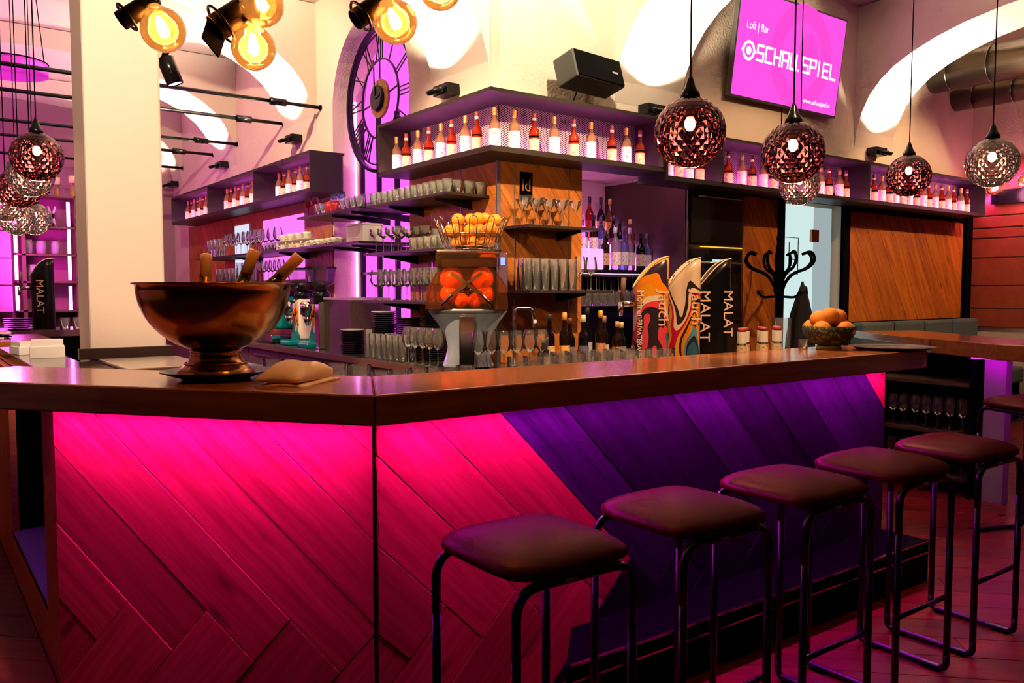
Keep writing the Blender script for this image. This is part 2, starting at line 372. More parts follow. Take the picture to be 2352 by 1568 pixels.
def strips(parent, m, O, U, V, Nn, Wd, Ht, ang, w_, thick=.012, off=0, mats=None, maxlen=None):
    """straight diagonal planks filling a rectangle"""
    d = (math.cos(ang), math.sin(ang)); nn = (-d[1], d[0])
    vals = [u*nn[0]+v*nn[1] for u in (0,Wd) for v in (0,Ht)]
    k0 = math.floor((min(vals)-off)/w_); k1 = math.ceil((max(vals)-off)/w_)
    for k in range(k0, k1):
        p = [(0,0),(Wd,0),(Wd,Ht),(0,Ht)]
        p = clip(p, nn[0], nn[1], off+(k+1)*w_); 
        if p: p = clip(p, -nn[0], -nn[1], -(off+k*w_))
        if len(p) >= 3 and parea(p) > 4e-4:
            plank_obj(p, ang, O, U, V, Nn, thick, (mats(k) if mats else m), parent)
def herring(parent, O, U, V, Nn, Wd, Ht, a, T_, H0, matf, thick=.014):
    """upper planks fall to the right at angle a, lower ones rise; joints zigzag below height H0[1]"""
    d = (math.cos(a), -math.sin(a)); nn = (-math.sin(a), -math.cos(a)); w_ = T_*math.sin(a); l_ = T_*math.cos(a)
    eH = H0[0]*d[0]+H0[1]*d[1]; nH = H0[0]*nn[0]+H0[1]*nn[1]
    for k in range(-14, 15):
        ek = eH - k*l_; nk = nH + k*w_
        R = [(0,0),(Wd,0),(Wd,Ht),(0,Ht)]
        up = clip(clip(clip(R, -nn[0], -nn[1], -nk) or R[:0], nn[0], nn[1], nk+w_) or R[:0], d[0], d[1], ek) if True else None
        if up and len(up) >= 3 and parea(up) > 5e-4: plank_obj(up, -a, O, U, V, Nn, thick*random.uniform(.85,1.1), matf(k, True), parent)
        lo = clip(clip(clip(R, -d[0], -d[1], -ek) or R[:0], d[0], d[1], ek+l_) or R[:0], -nn[0], -nn[1], -nk)
        if lo and len(lo) >= 3 and parea(lo) > 5e-4: plank_obj(lo, PI/2-a, O, U, V, Nn, thick*random.uniform(.85,1.1), matf(k, False), parent)

# ================================================================== THE SETTING
fl = struct('floor', B().box(-3.5, 11.2, -3.0, 15.0, -.06, -.012), pbr('subfloor', (.02,.012,.01), .8))
# floor planks near the bar, laid diagonally
dx = Vector((1,-1,0)).normalized(); dy = Vector((1,1,0)).normalized()
cnt = 0
def floor_planks(x0, x1, y0, y1, w_=.19):
    R = [(x0,y0),(x1,y0),(x1,y1),(x0,y1)]
    O = Vector((0,0,-.012)); vals = [(x+y)/math.sqrt(2) for x,y in R]; k0 = math.floor(min(vals)/w_); k1 = math.ceil(max(vals)/w_)
    for k in range(k0, k1):
        s0 = random.uniform(0, 1.6)
        us = [(x-y)/math.sqrt(2) for x,y in R]
        j0 = math.floor((min(us)-s0)/1.6); j1 = math.ceil((max(us)-s0)/1.6)
        for j in range(j0, j1+1):
            p = [(u_/math.sqrt(2)+v_/math.sqrt(2), -u_/math.sqrt(2)+v_/math.sqrt(2)) for u_, v_ in ((s0+j*1.6,k*w_),(s0+j*1.6+1.6,k*w_),(s0+j*1.6+1.6,(k+1)*w_),(s0+j*1.6,(k+1)*w_))]
            p = clip(p, -1,0,-x0); p = clip(p, 1,0,x1) if p else p; p = clip(p, 0,-1,-y0) if p else p; p = clip(p, 0,1,y1) if p else p
            if p and len(p)>=3 and parea(p) > 4e-3: plank_obj(p, -PI/4, (0,0,-.012), (1,0,0), (0,1,0), (0,0,1), .012, M['floorwood'], fl)
floor_planks(1.4, 8.2, .2, 2.35)
floor_planks(4.3, 10.2, 2.35, 4.0)
floor_planks(-.6, .42, 2.6, 7.0)
# ceiling
struct('ceiling', B().box(-3.5, 11.2, -3.0, 15.0, CEIL, CEIL+.1), M['ceil'])
# left wall with the arched clock window
WY0, WY1, WZ0, WZS = 6.10, 7.60, .93, 3.18
rw = (WY1-WY0)/2; yc = (WY0+WY1)/2
archp = [(yc - rw*math.cos(PI*i/20), WZS + rw*math.sin(PI*i/20)*1.02) for i in range(21)]
bw = B()
bw.box(XW, XW+.45, 4.80, WY0, 0, CEIL)
bw.box(XW, XW+.45, WY1, 14.5, 0, CEIL)
bw.box(XW, XW+.45, WY0, WY1, 0, WZ0)
bw.prism([(WY0, CEIL)] + archp + [(WY1, CEIL)], XW, XW+.45, axes=(1,2,0))
wl = struct('wall_left', bw, M['plaster'])
# pier body and back wall (with the bottle alcove and the doorway)
bb = B()
bb.box(XW+.45, 4.2, 4.80, 6.2, 0, CEIL)
bb.box(4.2, 5.36, 5.78, 5.9, 0, 2.50)                      # alcove back
bb.box(4.2, 6.68, 4.80, 5.9, 2.45, CEIL)
bb.box(5.38, 6.66, 5.3, 5.9, 0, 2.45)
bb.box(6.66, 7.70, 4.80, 5.2, 2.32, CEIL)
bb.box(7.70, 10.60, 4.80, 5.2, 0, CEIL)
bb.box(6.12, 6.66, 4.81, 5.3, 0, 2.45)
struct('wall_back', bb, M['plaster'])
# right end wall
rwall = struct('wall_right', B().box(10.40, 10.6, -3.0, 5.2, 0, CEIL), M['plaster'])
ys = [1.02, 1.24, 1.51, 1.84, 2.07, 2.19, 2.33, 2.73, 3.0]
for i in range(len(ys)-1):
    put('panel', B().box(10.37, 10.40, .8, 4.79, ys[i]+.008, ys[i+1]-.008), M['redboard'], rwall, bevel=.004)
# far end wall behind the shelves on the left
fw_ = struct('wall_far', B().box(-3.5, XW, 13.4, 13.6, 0, CEIL), pbr('far_wall', (.35,.20,.24), .8))
struct('wall_side', B().box(-3.6, -3.5, 3.0, 13.4, 0, CEIL), M['plaster'])

# arches (spandrel wall with an arched opening); a = distance from the wall
AP = [(0,2.92),(.02,3.08),(.07,3.24),(.15,3.40),(.26,3.53),(.40,3.64),(.58,3.735),(.80,3.82),(1.05,3.89),(1.4,3.95),(1.8,3.985),(2.2,4.0)]
def arch_poly(x0, sgn, dz=0, span=4.4, foot=None):
    """arch springing from x0 in direction sgn"""
    a = [(x0+sgn*p, z+dz) for p, z in AP] + [(x0+sgn*(span-p), z+dz) for p, z in reversed(AP[:-1])]
    return [(x0, CEIL-.01)] + a + [(x0+sgn*span, CEIL-.01)]
k = 1
for (y0, y1, dz) in ((4.92,5.68,0),(7.97,8.80,.12),(10.44,11.26,.10),(12.9,13.39,.10)):
    o = struct('trim_%d' % k, B().prism(arch_poly(XW+.001, -1, dz), y0, y1, axes=(0,2,1), smooth=False), M['ceil']); k += 1
for (x0, x1) in ((4.54,5.28),(7.885,8.60)):
    o = struct('trim_%d' % k, B().prism(arch_poly(YB-.001, -1, 0), x0, x1, axes=(1,2,0), smooth=False), M['ceil']); k += 1

# wood cladding on the pier (left face, right face), the wall left of the window, and the back wall panels
wl_loc = (0,0,0)
strips(wl, M['pieroak'], (XW, 6.08, .93), (0,-1,0), (0,0,1), (-1,0,0), 1.28, 1.47, -math.radians(52), .17)
strips(wl, M['pieroak'], (XW, 12.6, .93), (0,-1,0), (0,0,1), (-1,0,0), 4.98, 1.45, -math.radians(52), .30)
wbk = bpy.data.objects['wall_back']
strips(wbk, M['pieroak'], (3.436, 4.80, .93), (1,0,0), (0,0,1), (0,-1,0), .764, 1.45, -math.radians(52), .19)
strips(wbk, M['doakh'], (6.14, 4.81, .1), (1,0,0), (0,0,1), (0,-1,0), .50, 2.2, -math.radians(62), .17)
strips(wbk, M['doakh'], (7.80, 4.80, 1.13), (1,0,0), (0,0,1), (0,-1,0), 2.42, 1.13, -math.radians(58), .20)
# metal seams and corner trims on the pier cladding
bt = B()
bt.box(3.405,3.436,4.786,4.80,.93,2.36)
for y in (5.30, 5.72): bt.box(XW-.015, XW, y-.006, y+.006, .93, 2.36)
for x in (3.56, 4.07): bt.box(x-.005, x+.005, 4.785, 4.80, .93, 2.36)
struct('trim_7', bt, M['steel'])
# black posts and frames on the back wall
bp_ = B()
bp_.box(6.64,6.70,4.76,4.80,0,2.36); bp_.box(7.68,7.79,4.76,4.80,0,2.34); bp_.box(10.22,10.36,4.74,4.80,0,2.34)
bp_.box(6.64,7.79,4.77,4.80,2.30,2.42); bp_.box(6.12,6.68,4.775,4.81,2.30,2.42); bp_.box(7.79,10.22,4.77,4.80,2.26,2.34); bp_.box(7.79,10.36,4.77,4.80,1.0,1.13)
struct('trim_8', bp_, M['blackm'])

# ================================================================== WINDOW AND CLOCK
win = struct('window_1', B().prism([(WY0+.005, WZ0)] + [(a+(.005 if a < yc else -.005), b-.004) for a, b in archp] + [(WY1-.005, WZ0)], XW+.34, XW+.35, axes=(1,2,0)), M['pane'])
fm = B()
for y in (6.12, 6.50, 6.86, 7.22, 7.58): fm.box(XW+.28, XW+.32, y-.018, y+.018, WZ0, 3.1)
for z in (1.62, 2.30): fm.box(XW+.28, XW+.32, WY0+.01, WY1-.01, z-.014, z+.014)
put('window_frame', fm, M['black'], win)
put('window_sill', B().box(XW+.005, XW+.33, WY0+.01, WY1-.01, WZ0, WZ0+.02), pbr('sill', (.5,.35,.4), .5), win)
# magenta strips hidden in the reveal light the window niche
for y in (WY0+.03, WY1-.03):
    put('led_strip', B().box(XW+.22, XW+.235, y-.008, y+.008, WZ0+.05, 3.3), M['ledw'], win)
w2 = struct('window_2', B().box(XW-.026,XW-.014,8.3,9.5,1.575,1.83).box(XW-.026,XW-.014,8.3,9.5,1.88,2.26), emis('pink_backlight', (1.0,.18,.95), 1.3))
w3 = struct('window_3', B().box(XW-.026,XW-.014,10.0,10.5,.95,2.26), emis('pale_backlight', (.75,.78,1.0), 1.0))
CL = (XW+.15, 6.90, 3.20)
clk = thing('wall_clock', 'huge skeleton wall clock with roman numerals in the magenta arched window', 'clock', CL)
def ring(b, r0, r1, x0, x1, n=64):
    v = []; f = []
    for k in range(n):
        a = 2*PI*k/n
        for (r, x) in ((r0,x0),(r1,x0),(r1,x1),(r0,x1)): v.append((x, r*math.cos(a), r*math.sin(a)))
    for k in range(n):
        q = (k+1) % n
        for j in range(4): f.append((k*4+j, q*4+j, q*4+(j+1)%4, k*4+(j+1)%4))
    return b.add(v, f)
put('rim', ring(B(), .635, .665, -.02, .02), M['black'], clk)
put('dial_ring', ring(B(), .585, .597, -.008, .008), M['black'], clk)
put('inner_ring', ring(B(), .345, .360, -.008, .008), M['black'], clk)
num = {12:'XII',1:'I',2:'II',3:'III',4:'IV',5:'V',6:'VI',7:'VII',8:'VIII',9:'IX',10:'X',11:'XI'}
def stroke(b, p, q, w_, x):                       # flat bar from p to q in (y,z)
    d = Vector((q[0]-p[0], q[1]-p[1])); n_ = Vector((-d.y, d.x)).normalized()*w_/2
    v = []
    for xx in (x-.004, x+.004): v += [(xx, p[0]+n_.x, p[1]+n_.y),(xx, q[0]+n_.x, q[1]+n_.y),(xx, q[0]-n_.x, q[1]-n_.y),(xx, p[0]-n_.x, p[1]-n_.y)]
    b.add(v, [(0,1,2,3),(7,6,5,4),(0,4,5,1),(1,5,6,2),(2,6,7,3),(3,7,4,0)])
for h, s in num.items():
    b = B(); a = PI/2 - h*PI/6; R = .36; E_ = .59
    wd = {'I':.035,'V':.075,'X':.075}; tot = sum(wd[c] for c in s); cur = -tot/2
    def pt(t, off):                               # t radial, off tangential (reads clockwise)
        # viewer looks along +X: right is -Y
        rx, rz_ = math.cos(a), math.sin(a); tx, tz = math.sin(a), -math.cos(a)
        return (-(rx*t+tx*off), rz_*t+tz*off)
    for c in s:
        wdc = wd[c]; m_ = cur + wdc/2
        if c == 'I': stroke(b, pt(R, m_), pt(E_, m_), .012, 0)
        elif c == 'V': stroke(b, pt(E_, m_-.028), pt(R, m_), .012, 0); stroke(b, pt(E_, m_+.028), pt(R, m_), .008, 0)
        else: stroke(b, pt(E_, m_-.03), pt(R, m_+.03), .012, 0); stroke(b, pt(E_, m_+.03), pt(R, m_-.03), .008, 0)
        cur += wdc
    put('numeral', b, M['black'], clk)
for p_, q_ in (((0,.12),(0,.35)), ((0,-.12),(0,-.35)), ((.12,-.02),(.35,-.05)), ((-.12,.02),(-.35,.06))):
    b = B(); stroke(b, p_, q_, .016, 0); put('spoke', b, M['black'], clk)
put('hub_disc', B().lathe([(.175,0),(.175,.02),(.17,.025)], 40, (.01,0,0), Matrix.Rotation(-PI/2,3,'Y')), wood('clock_wood', (.14,.045,.012),(.32,.13,.04)), clk)
put('hub', B().lathe([(.115,0),(.115,.02),(.10,.03)], 40, (-.02,0,0), Matrix.Rotation(-PI/2,3,'Y')), M['black'], clk)
put('hand', (lambda b: [stroke(b,(.0,0),(.02,.34),.018,-.055), stroke(b,(0,0),(-.10,.02),.02,-.055)] and b)(B()), M['black'], clk)

# ================================================================== SHELF BOXES WITH BOTTLES
MESHMAT = None
def meshmat():
    m, nt, out = newmat('expanded_metal_back'); N = nt.nodes.new; Lk = nt.links.new
    p = N('ShaderNodeBsdfPrincipled'); Lk(p.outputs[0], out.inputs[0]); p.inputs['Roughness'].default_value = .4
    tc = N('ShaderNodeTexCoord'); mp = N('ShaderNodeMapping'); mp.inputs['Scale'].default_value = (1,1,1); Lk(tc.outputs['Object'], mp.inputs[0])
    sx = N('ShaderNodeSeparateXYZ'); Lk(mp.outputs[0], sx.inputs[0])
    hh = N('ShaderNodeMath'); hh.operation = 'ADD'; Lk(sx.outputs['X'], hh.inputs[0]); Lk(sx.outputs['Y'], hh.inputs[1])
    def diag(sg):
        a = N('ShaderNodeMath'); a.operation = 'MULTIPLY'; a.inputs[1].default_value = 36; Lk(hh.outputs[0], a.inputs[0])
        b = N('ShaderNodeMath'); b.operation = 'MULTIPLY'; b.inputs[1].default_value = 62*sg; Lk(sx.outputs['Z'], b.inputs[0])
        c = N('ShaderNodeMath'); c.operation = 'ADD'; Lk(a.outputs[0], c.inputs[0]); Lk(b.outputs[0], c.inputs[1])
        d = N('ShaderNodeMath'); d.operation = 'PINGPONG'; d.inputs[1].default_value = .5; Lk(c.outputs[0], d.inputs[0])
        e = N('ShaderNodeMath'); e.operation = 'LESS_THAN'; e.inputs[1].default_value = .17; Lk(d.outputs[0], e.inputs[0]); return e
    mx = N('ShaderNodeMath'); mx.operation = 'MAXIMUM'; Lk(diag(1).outputs[0], mx.inputs[0]); Lk(diag(-1).outputs[0], mx.inputs[1])
    mi = N('ShaderNodeMix'); mi.data_type = 'RGBA'; mi.inputs[6].default_value = (.02,.008,.02,1); mi.inputs[7].default_value = (.75,.60,.68,1)
    Lk(mx.outputs[0], mi.inputs[0]); Lk(mi.outputs[2], p.inputs['Base Color']); return m
M['mesh'] = meshmat()
ZS0, ZS1 = 2.36, 2.77
def led_run(parent, x0,x1,y0,y1,z, m='shelfled'): return put('led_strip', B().box(x0,x1,y0,y1,z,z+.006), M[m], parent)
# central corner shelf box
cs = thing('corner_shelf_box', 'dark metal bottle shelf box wrapping the corner of the oak pier', 'shelf', (3.13,4.47,ZS0))
def rel(b, o): b.v = [(x-o[0], y-o[1], z-o[2]) for x,y,z in b.v]; return b
CO = (3.13,4.47,ZS0)
Lpl = [(3.13,6.05),(3.13,4.47),(4.76,4.47),(4.76,4.79),(3.44,4.79),(3.44,6.05)]
put('bottom_plate', rel(B().prism(Lpl, ZS0, ZS0+.022), CO), M['shelfm'], cs)
put('top_plate', rel(B().prism(Lpl, ZS1-.022, ZS1), CO), M['shelfm'], cs)
put('front_lip', rel(B().box(3.13,3.136,4.47,6.05,ZS0+.0221,ZS0+.036).box(3.136,4.76,4.47,4.476,ZS0+.0221,ZS0+.036), CO), M['shelfm'], cs)
put('end_panel', rel(B().box(3.13,3.44,6.03,6.05,ZS0+.022,ZS1-.022), CO), M['shelfm'], cs)
put('end_panel', rel(B().box(4.74,4.76,4.47,4.79,ZS0+.022,ZS1-.022), CO), M['shelfm'], cs)
put('mesh_back', rel(B().box(3.42,3.438,4.78,6.03,ZS0+.022,ZS1-.022).box(3.42,4.74,4.775,4.79,ZS0+.022,ZS1-.022), CO), M['mesh'], cs)
led_run(cs, .255, .280, .30, 1.55, .023, 'shelfled2'); led_run(cs, .255, 1.60, .275, .298, .023, 'shelfled2'); led_run(cs, .012, .032, .03, 1.55, .023); led_run(cs, .034, 1.60, .012, .032, .023)
# right shelf box on the back wall
ZR0, ZR1 = 2.30, 2.70
RO = (4.78,4.47,ZR0)
rs = thing('wall_shelf_box', 'long dark metal bottle shelf box above the doorway', 'shelf', RO)
put('bottom_plate', rel(B().box(4.78,10.05,4.47,4.79,ZR0,ZR0+.022), RO), M['shelfm'], rs)
put('top_plate', rel(B().box(4.78,10.05,4.47,4.79,ZR1-.022,ZR1), RO), M['shelfm'], rs)
put('front_lip', rel(B().box(4.80,10.03,4.47,4.476,ZR0+.0221,ZR0+.036), RO), M['shelfm'], rs)
put('mesh_back', rel(B().box(4.80,10.03,4.775,4.79,ZR0+.022,ZR1-.022), RO), M['mesh'], rs)
for x in (4.78, 5.44, 7.62, 10.03): put('divider', rel(B().box(x,x+.02,4.47,4.775,ZR0+.022,ZR1-.022), RO), M['shelfm'], rs)
put('led_strip', rel(B().box(4.82,10.0,4.735,4.76,ZR0+.023,ZR0+.029), RO), M['shelfled2'], rs)
put('led_strip', rel(B().box(4.82,10.0,4.482,4.502,ZR0+.023,ZR0+.029), RO), M['shelfled'], rs)
# left shelf box
LO = (3.10,7.34,2.37)
ls = thing('left_shelf_box', 'dark metal bottle shelf box on the wall left of the clock', 'shelf', LO)
put('bottom_plate', rel(B().box(3.10,3.445,7.34,12.2,2.37,2.392), LO), M['shelfm'], ls)
put('top_plate', rel(B().box(3.10,3.445,7.34,12.2,2.728,2.75), LO), M['shelfm'], ls)
put('front_lip', rel(B().box(3.10,3.106,7.36,12.18,2.3921,2.406), LO), M['shelfm'], ls)
put('mesh_back', rel(B().box(3.425,3.44,7.36,12.18,2.392,2.728), LO), M['mesh'], ls)
for y in (7.34, 8.86, 10.50, 12.18): put('divider', rel(B().box(3.10,3.425,y,y+.02,2.392,2.728), LO), M['shelfm'], ls)
put('led_strip', rel(B().box(3.385,3.405,7.38,12.15,2.393,2.399), LO), M['shelfled2'], ls)
put('led_strip', rel(B().box(3.112,3.132,7.38,12.15,2.393,2.399), LO), M['shelfled'], ls)

def make_bottle(kind):
    pale = kind == 'pale'
    t = thing('spirit_bottle', 'x', 'bottle')
    r = .038 if pale else .037; h = .30
    prof = [(.0005,.0),(r*.92,.002),(r,.012),(r,.165),(r*.93,.19),(r*.62,.212),(.0145,.228),(.0135,.262)] if pale else \
           [(.0005,.0),(r*.92,.002),(r,.012),(r,.150),(r*.97,.17),(r*.80,.185),(.016,.200),(.0145,.255)]
    put('glass_body', B().lathe(prof, 16, cap=(False,False)), M['liq_pale' if pale else 'liq_red'], t)
    put('label', B().lathe([(r*1.015,.022),(r*1.015,.150 if pale else .118)], 16, cap=(False,False)), M['lab_w' if pale else 'lab_c'], t)
    if not pale: put('neck_label', B().lathe([(r*1.01,.128),(r*1.01,.138)], 16, cap=(False,False)), M['blackm'], t)
    put('neck_band', B().lathe([(.0150,.243),(.0150,.262)], 12, cap=(False,False)), M['cap_gold' if pale else 'foil_w'], t)
    put('cap', B().lathe([(.0148,.262),(.0155,.264),(.0155,.292),(.013,.296)], 12), M['cap_gold' if pale else 'cap_red'], t)
    return t
BP, BR = make_bottle('pale'), make_bottle('red')
ORD = ['first','second','third','fourth','fifth','sixth','seventh','eighth','ninth','tenth','eleventh','twelfth','thirteenth','fourteenth','fifteenth','sixteenth','seventeenth','eighteenth','nineteenth','twentieth'] + ['twenty-'+q for q in ('first','second','third','fourth','fifth','sixth','seventh')]
def bottles(spots, z, where, group):
    for i, (x, y) in enumerate(spots):
        pale = i % 2 == 0
        dup(BP if pale else BR, (x+random.uniform(-.006,.006), y+random.uniform(-.006,.006), z), random.uniform(0, 6.28),
            ('pale white-labelled bottle, ' if pale else 'amber-red cream-labelled bottle, ') + (ORD[i] + ' from left, ' if len(spots) > 1 else '') + where, group)
yl = [5.95,5.79,5.62,5.45,5.28,5.13,4.95,4.80]
bottles([(3.25, y) for y in yl], ZS0+.022, 'left arm of corner shelf', 'bottles on the left arm of the corner shelf')
bottles([(3.265,4.61)], ZS0+.022, 'at the very corner of the pier shelf', None)
bottles([(x,4.60) for x in (3.42,3.60,3.77,3.95,4.12,4.33,4.48,4.62)][::-1][::-1], ZS0+.022, 'right arm of corner shelf', 'bottles on the right arm of the corner shelf')
bottles([(x,4.61) for x in (4.95,5.08,5.20,5.32)], ZR0+.022, 'short shelf bay beside the pier', 'bottles in the short bay')
bottles([(x,4.61) for x in (5.53,5.68,5.86,6.01,6.16,6.30,6.44,6.58,6.73,6.88,7.02,7.16,7.33,7.45)], ZR0+.022, 'shelf bay over the door', 'bottles in the bay over the door')
bottles([(x,4.61) for x in (7.82,7.95,8.09,8.22,8.36,8.50,8.64,8.78,8.92,9.05,9.19,9.32,9.46,9.59,9.77,9.90)], ZR0+.022, 'last shelf bay by red wall', 'bottles in the last bay')
bottles([(3.25,y) for y in (11.90,11.76,11.62,11.48,11.34,11.20,11.05,10.92,10.78,10.66)], 2.392, 'farthest bay left of clock', 'bottles in the farthest left bay')
bottles([(3.25,y) for y in (10.22,10.08,9.94,9.80,9.65,9.49,9.34,9.19,9.06,8.97)], 2.392, 'middle bay left of clock', 'bottles in the middle left bay')
bottles([(3.25,y) for y in (8.52,8.38,8.24,8.08,7.95,7.77)], 2.392, 'nearest bay left of clock', 'bottles in the nearest left bay')
sink(BP); sink(BR)

# ================================================================== THE BAR
# counter tops
A = Vector((1.065,2.09)); D = Vector((-.6196,.785)); Nn_ = Vector((.785,.6196)); CW = .48
Mi = (1.298, 2.57)
lend = A + D*1.75; lin = lend + Nn_*CW
ctop = thing('bar_counter_top', 'thick oak bar counter top with a mitred corner', 'counter', (1.065,2.09,CT-.09))
# right slab (grain along X)
put('slab', rel(B().prism([(1.0665,2.09),(4.13,2.09),(4.13,2.57),(1.2995,2.57)], CT-.09, CT), (1.065,2.09,CT-.09)), M['counter'], ctop, bevel=.006)
# left slab in its own grain frame
ang = math.atan2(D.y, D.x)
def loc2(p): q = Vector(p) - A; return (q.dot(D), q.dot(Vector((-D.y, D.x))))
o = put('slab', B().prism([loc2(p) for p in ((1.065,2.09),(1.298,2.57),tuple(lin),tuple(lend))], 0, .09), M['counter'], ctop, rz=ang, bevel=.006)
# bar front: dark core, herringbone planks, LED under the counter
PB = Vector((1.17,2.30)); PL = PB + D*1.206
bar = thing('oak_bar', 'bar front clad in oak herringbone planks glowing under magenta light', 'bar', (PB.x,PB.y,0))
BO = (PB.x,PB.y,0)
nin = Nn_*.10
core = B().prism([(PB.x,PB.y),(4.10,PB.y),(4.10,PB.y+.10),(PB.x+.06,PB.y+.10)], 0, 1.055)
core.prism([tuple(PB), (PB.x+.06,PB.y+.10), tuple(PL+nin), tuple(PL)], 0, 1.055)
put('core_board', rel(core, BO), M['blackm'], bar)
def mat_r(k, up):
    return M['oak'] if (k >= 0 if up else k >= 1) or k <= -9 else M['blackwood']
herring(bar, (PB.x,PB.y,0), (1,0,0), (0,0,1), (0,-1,0), 2.93, 1.055, PI/4, .283, (.52+.98-.40-.283*0, .40), mat_r)
herring(bar, (PL.x,PL.y,0), (-D.x,-D.y,0), (0,0,1), (-Nn_.x,-Nn_.y,0), 1.206, 1.055, math.radians(41), .31, (.60,.385), lambda k, u: M['oak'])
put('corner_seam', rel(B().box(PB.x-.014,PB.x-.010,PB.y-.0145,PB.y-.011,0,1.055), BO), M['blackm'], bar)
tl_ = math.radians(97); LA = .095; ct_, st_ = math.cos(tl_), math.sin(tl_)
def led_channel(p, q, nin_):
    """thin emitting face at distance LA from the panel, turned to the panel and a little down, in a black channel"""
    p, q, nn_ = Vector((*p,0)), Vector((*q,0)), Vector((*nin_,0)); N_ = nn_*ct_ - Vector((0,0,st_)); T_ = nn_*st_ + Vector((0,0,ct_))
    c0 = Vector((0,0,1.0485)); v = []
    for e in (p, q):
        for t_ in (-.009, .009): v.append(e - nn_*LA + c0 + T_*t_)
    f = [(0,1,3,2)]
    d = (Vector(v[1])-Vector(v[0])).cross(Vector(v[2])-Vector(v[0]))
    if d.dot(N_) < 0: f = [(0,2,3,1)]
    em = rel(B().add(v, f), BO)
    v2 = []
    for e in (p, q):
        for (t_, k_) in ((-.0095,-.001),(-.0095,-.006),(.0095,-.006),(.0095,-.001)): v2.append(e - nn_*LA + c0 + T_*t_ + N_*k_)
    hb = rel(B().add(v2, [(0,1,2,3),(7,6,5,4),(0,4,5,1),(1,5,6,2),(2,6,7,3),(3,7,4,0)]), BO)
    h = put('led_channel', hb, M['blackm'], bar); put('led_strip', em, M['led'], h)
led_channel((PB.x+.02,PB.y), (4.05,PB.y), (0,1))
led_channel(tuple(PB+D*.02), tuple(PL), tuple(Nn_))
# footrest step along the front
st = thing('footrest_step', 'black footrest step with shiny metal edges along the bar', 'footrest', (1.72,2.03,0))
SO = (1.72,2.03,0)
put('step_box', rel(B().prism([(1.72,2.03),(4.08,2.03),(4.08,2.27),(1.95,2.27)], 0, .205), SO), M['blackm'], st)
for z in (.15,.205): put('edge_strip', rel(B().box(1.74,4.08,2.022,2.034,z-.003,z+.004), SO), M['chrome'], st)
# return of the bar to the left: niche with glowing shelf
rt = thing('bar_return', 'side of the bar with a dark open niche lit violet inside', 'bar', (PL.x,PL.y,0))
RO2 = (PL.x,PL.y,0); rx = PL.x
put('side_panel', rel(B().box(rx, rx+.03, PL.y+.035, 3.62, .0, 1.055).box(rx, rx+.03, 3.62, 4.85, 0, .22).box(rx, rx+.03, 4.85, 5.9, 0, 1.055), RO2), M['oak'], rt)
put('niche_box', rel(B().box(rx+.32, rx+.34, 3.62, 4.85, .2, 1.055).box(rx+.03, rx+.34, 3.60, 3.62, .2, 1.055).box(rx+.03, rx+.34, 4.85, 4.87, .2, 1.055), RO2), M['blackm'], rt)
put('niche_shelf', rel(B().box(rx, rx+.34, 3.62, 4.85, .2, .225), RO2), pbr('violet_lit_shelf', (.22,.10,.30), .3), rt)  # violet of the niche light is put into the shelf colour
put('led_strip', rel(B().box(rx+.29, rx+.30, 3.66, 4.8, .60, .612), RO2), emis('violet_led', (.35,.05,1.0), 14), rt)
# return counter top (dark, polished) behind the oak slab
ch = lambda x: 2.388 + (1.442 - x)/.6196*.785 + .006
rc = put('service_counter', B().prism([(.45,ch(.45)),(1.10,ch(1.10)),(1.10,4.22),(.66,4.22),(.66,5.6),(.45,5.6)], 1.06, 1.12), pbr('dark_polished_wood', (.075,.035,.02), .18, coat=.3), bevel=.004)
tag(rc, 'dark polished service counter running from the oak bar towards the column', 'counter')
# inner worktop
wt = put('inner_worktop', B().prism([(1.34,2.60),(4.1,2.60),(4.1,3.2),(1.75,3.2),(1.28,3.9),(1.13,3.9),(1.13,2.86)], 1.0, 1.05), M['steel'])
tag(wt, 'steel inner worktop behind the oak bar counter', 'worktop')
put_legs = B().box(1.6,4.05,2.62,3.15,0,1.0)
wb = put('bar_underbench', put_legs, M['blackm']); tag(wb, 'black underbench cabinet behind the bar front', 'cabinet')
# back counter along the pier
BCZ = .93
bc = thing('back_counter', 'dark back bar counter along the pier and left wall', 'counter', (2.88,4.27,0))
KO = (2.88,4.27,0)
put('counter_slab', rel(B().prism([(2.86,12.0),(2.86,4.22),(5.34,4.22),(5.34,4.78),(3.43,4.78),(3.43,12.0)], BCZ-.045, BCZ), KO), pbr('dark_green_stone', (.035,.045,.04), .18), bc)
put('counter_edge', rel(B().box(2.845,2.86,4.205,12.0,BCZ-.05,BCZ-.002).box(2.86,5.34,4.205,4.22,BCZ-.05,BCZ-.002), KO), pbr('edge', (.10,.045,.03), .4), bc)
for i in range(9):
    y = 4.24+i*.86
    d_ = put('cabinet_front', rel(B().box(2.90,2.92,y+.005,y+.85,.08,BCZ-.06), KO), pbr('front', (.10,.05,.045), .45) if i == 0 else bpy.data.materials['front'], bc)
    put('handle', rel(B().box(2.885,2.90,y+.2,y+.65,BCZ-.13,BCZ-.11), KO), M['steel'], d_)
put('cabinet_core', rel(B().box(2.92,3.42,4.30,11.95,0,BCZ-.045).box(3.42,5.34,4.30,4.78,0,BCZ-.045), KO), M['blackm'], bc)

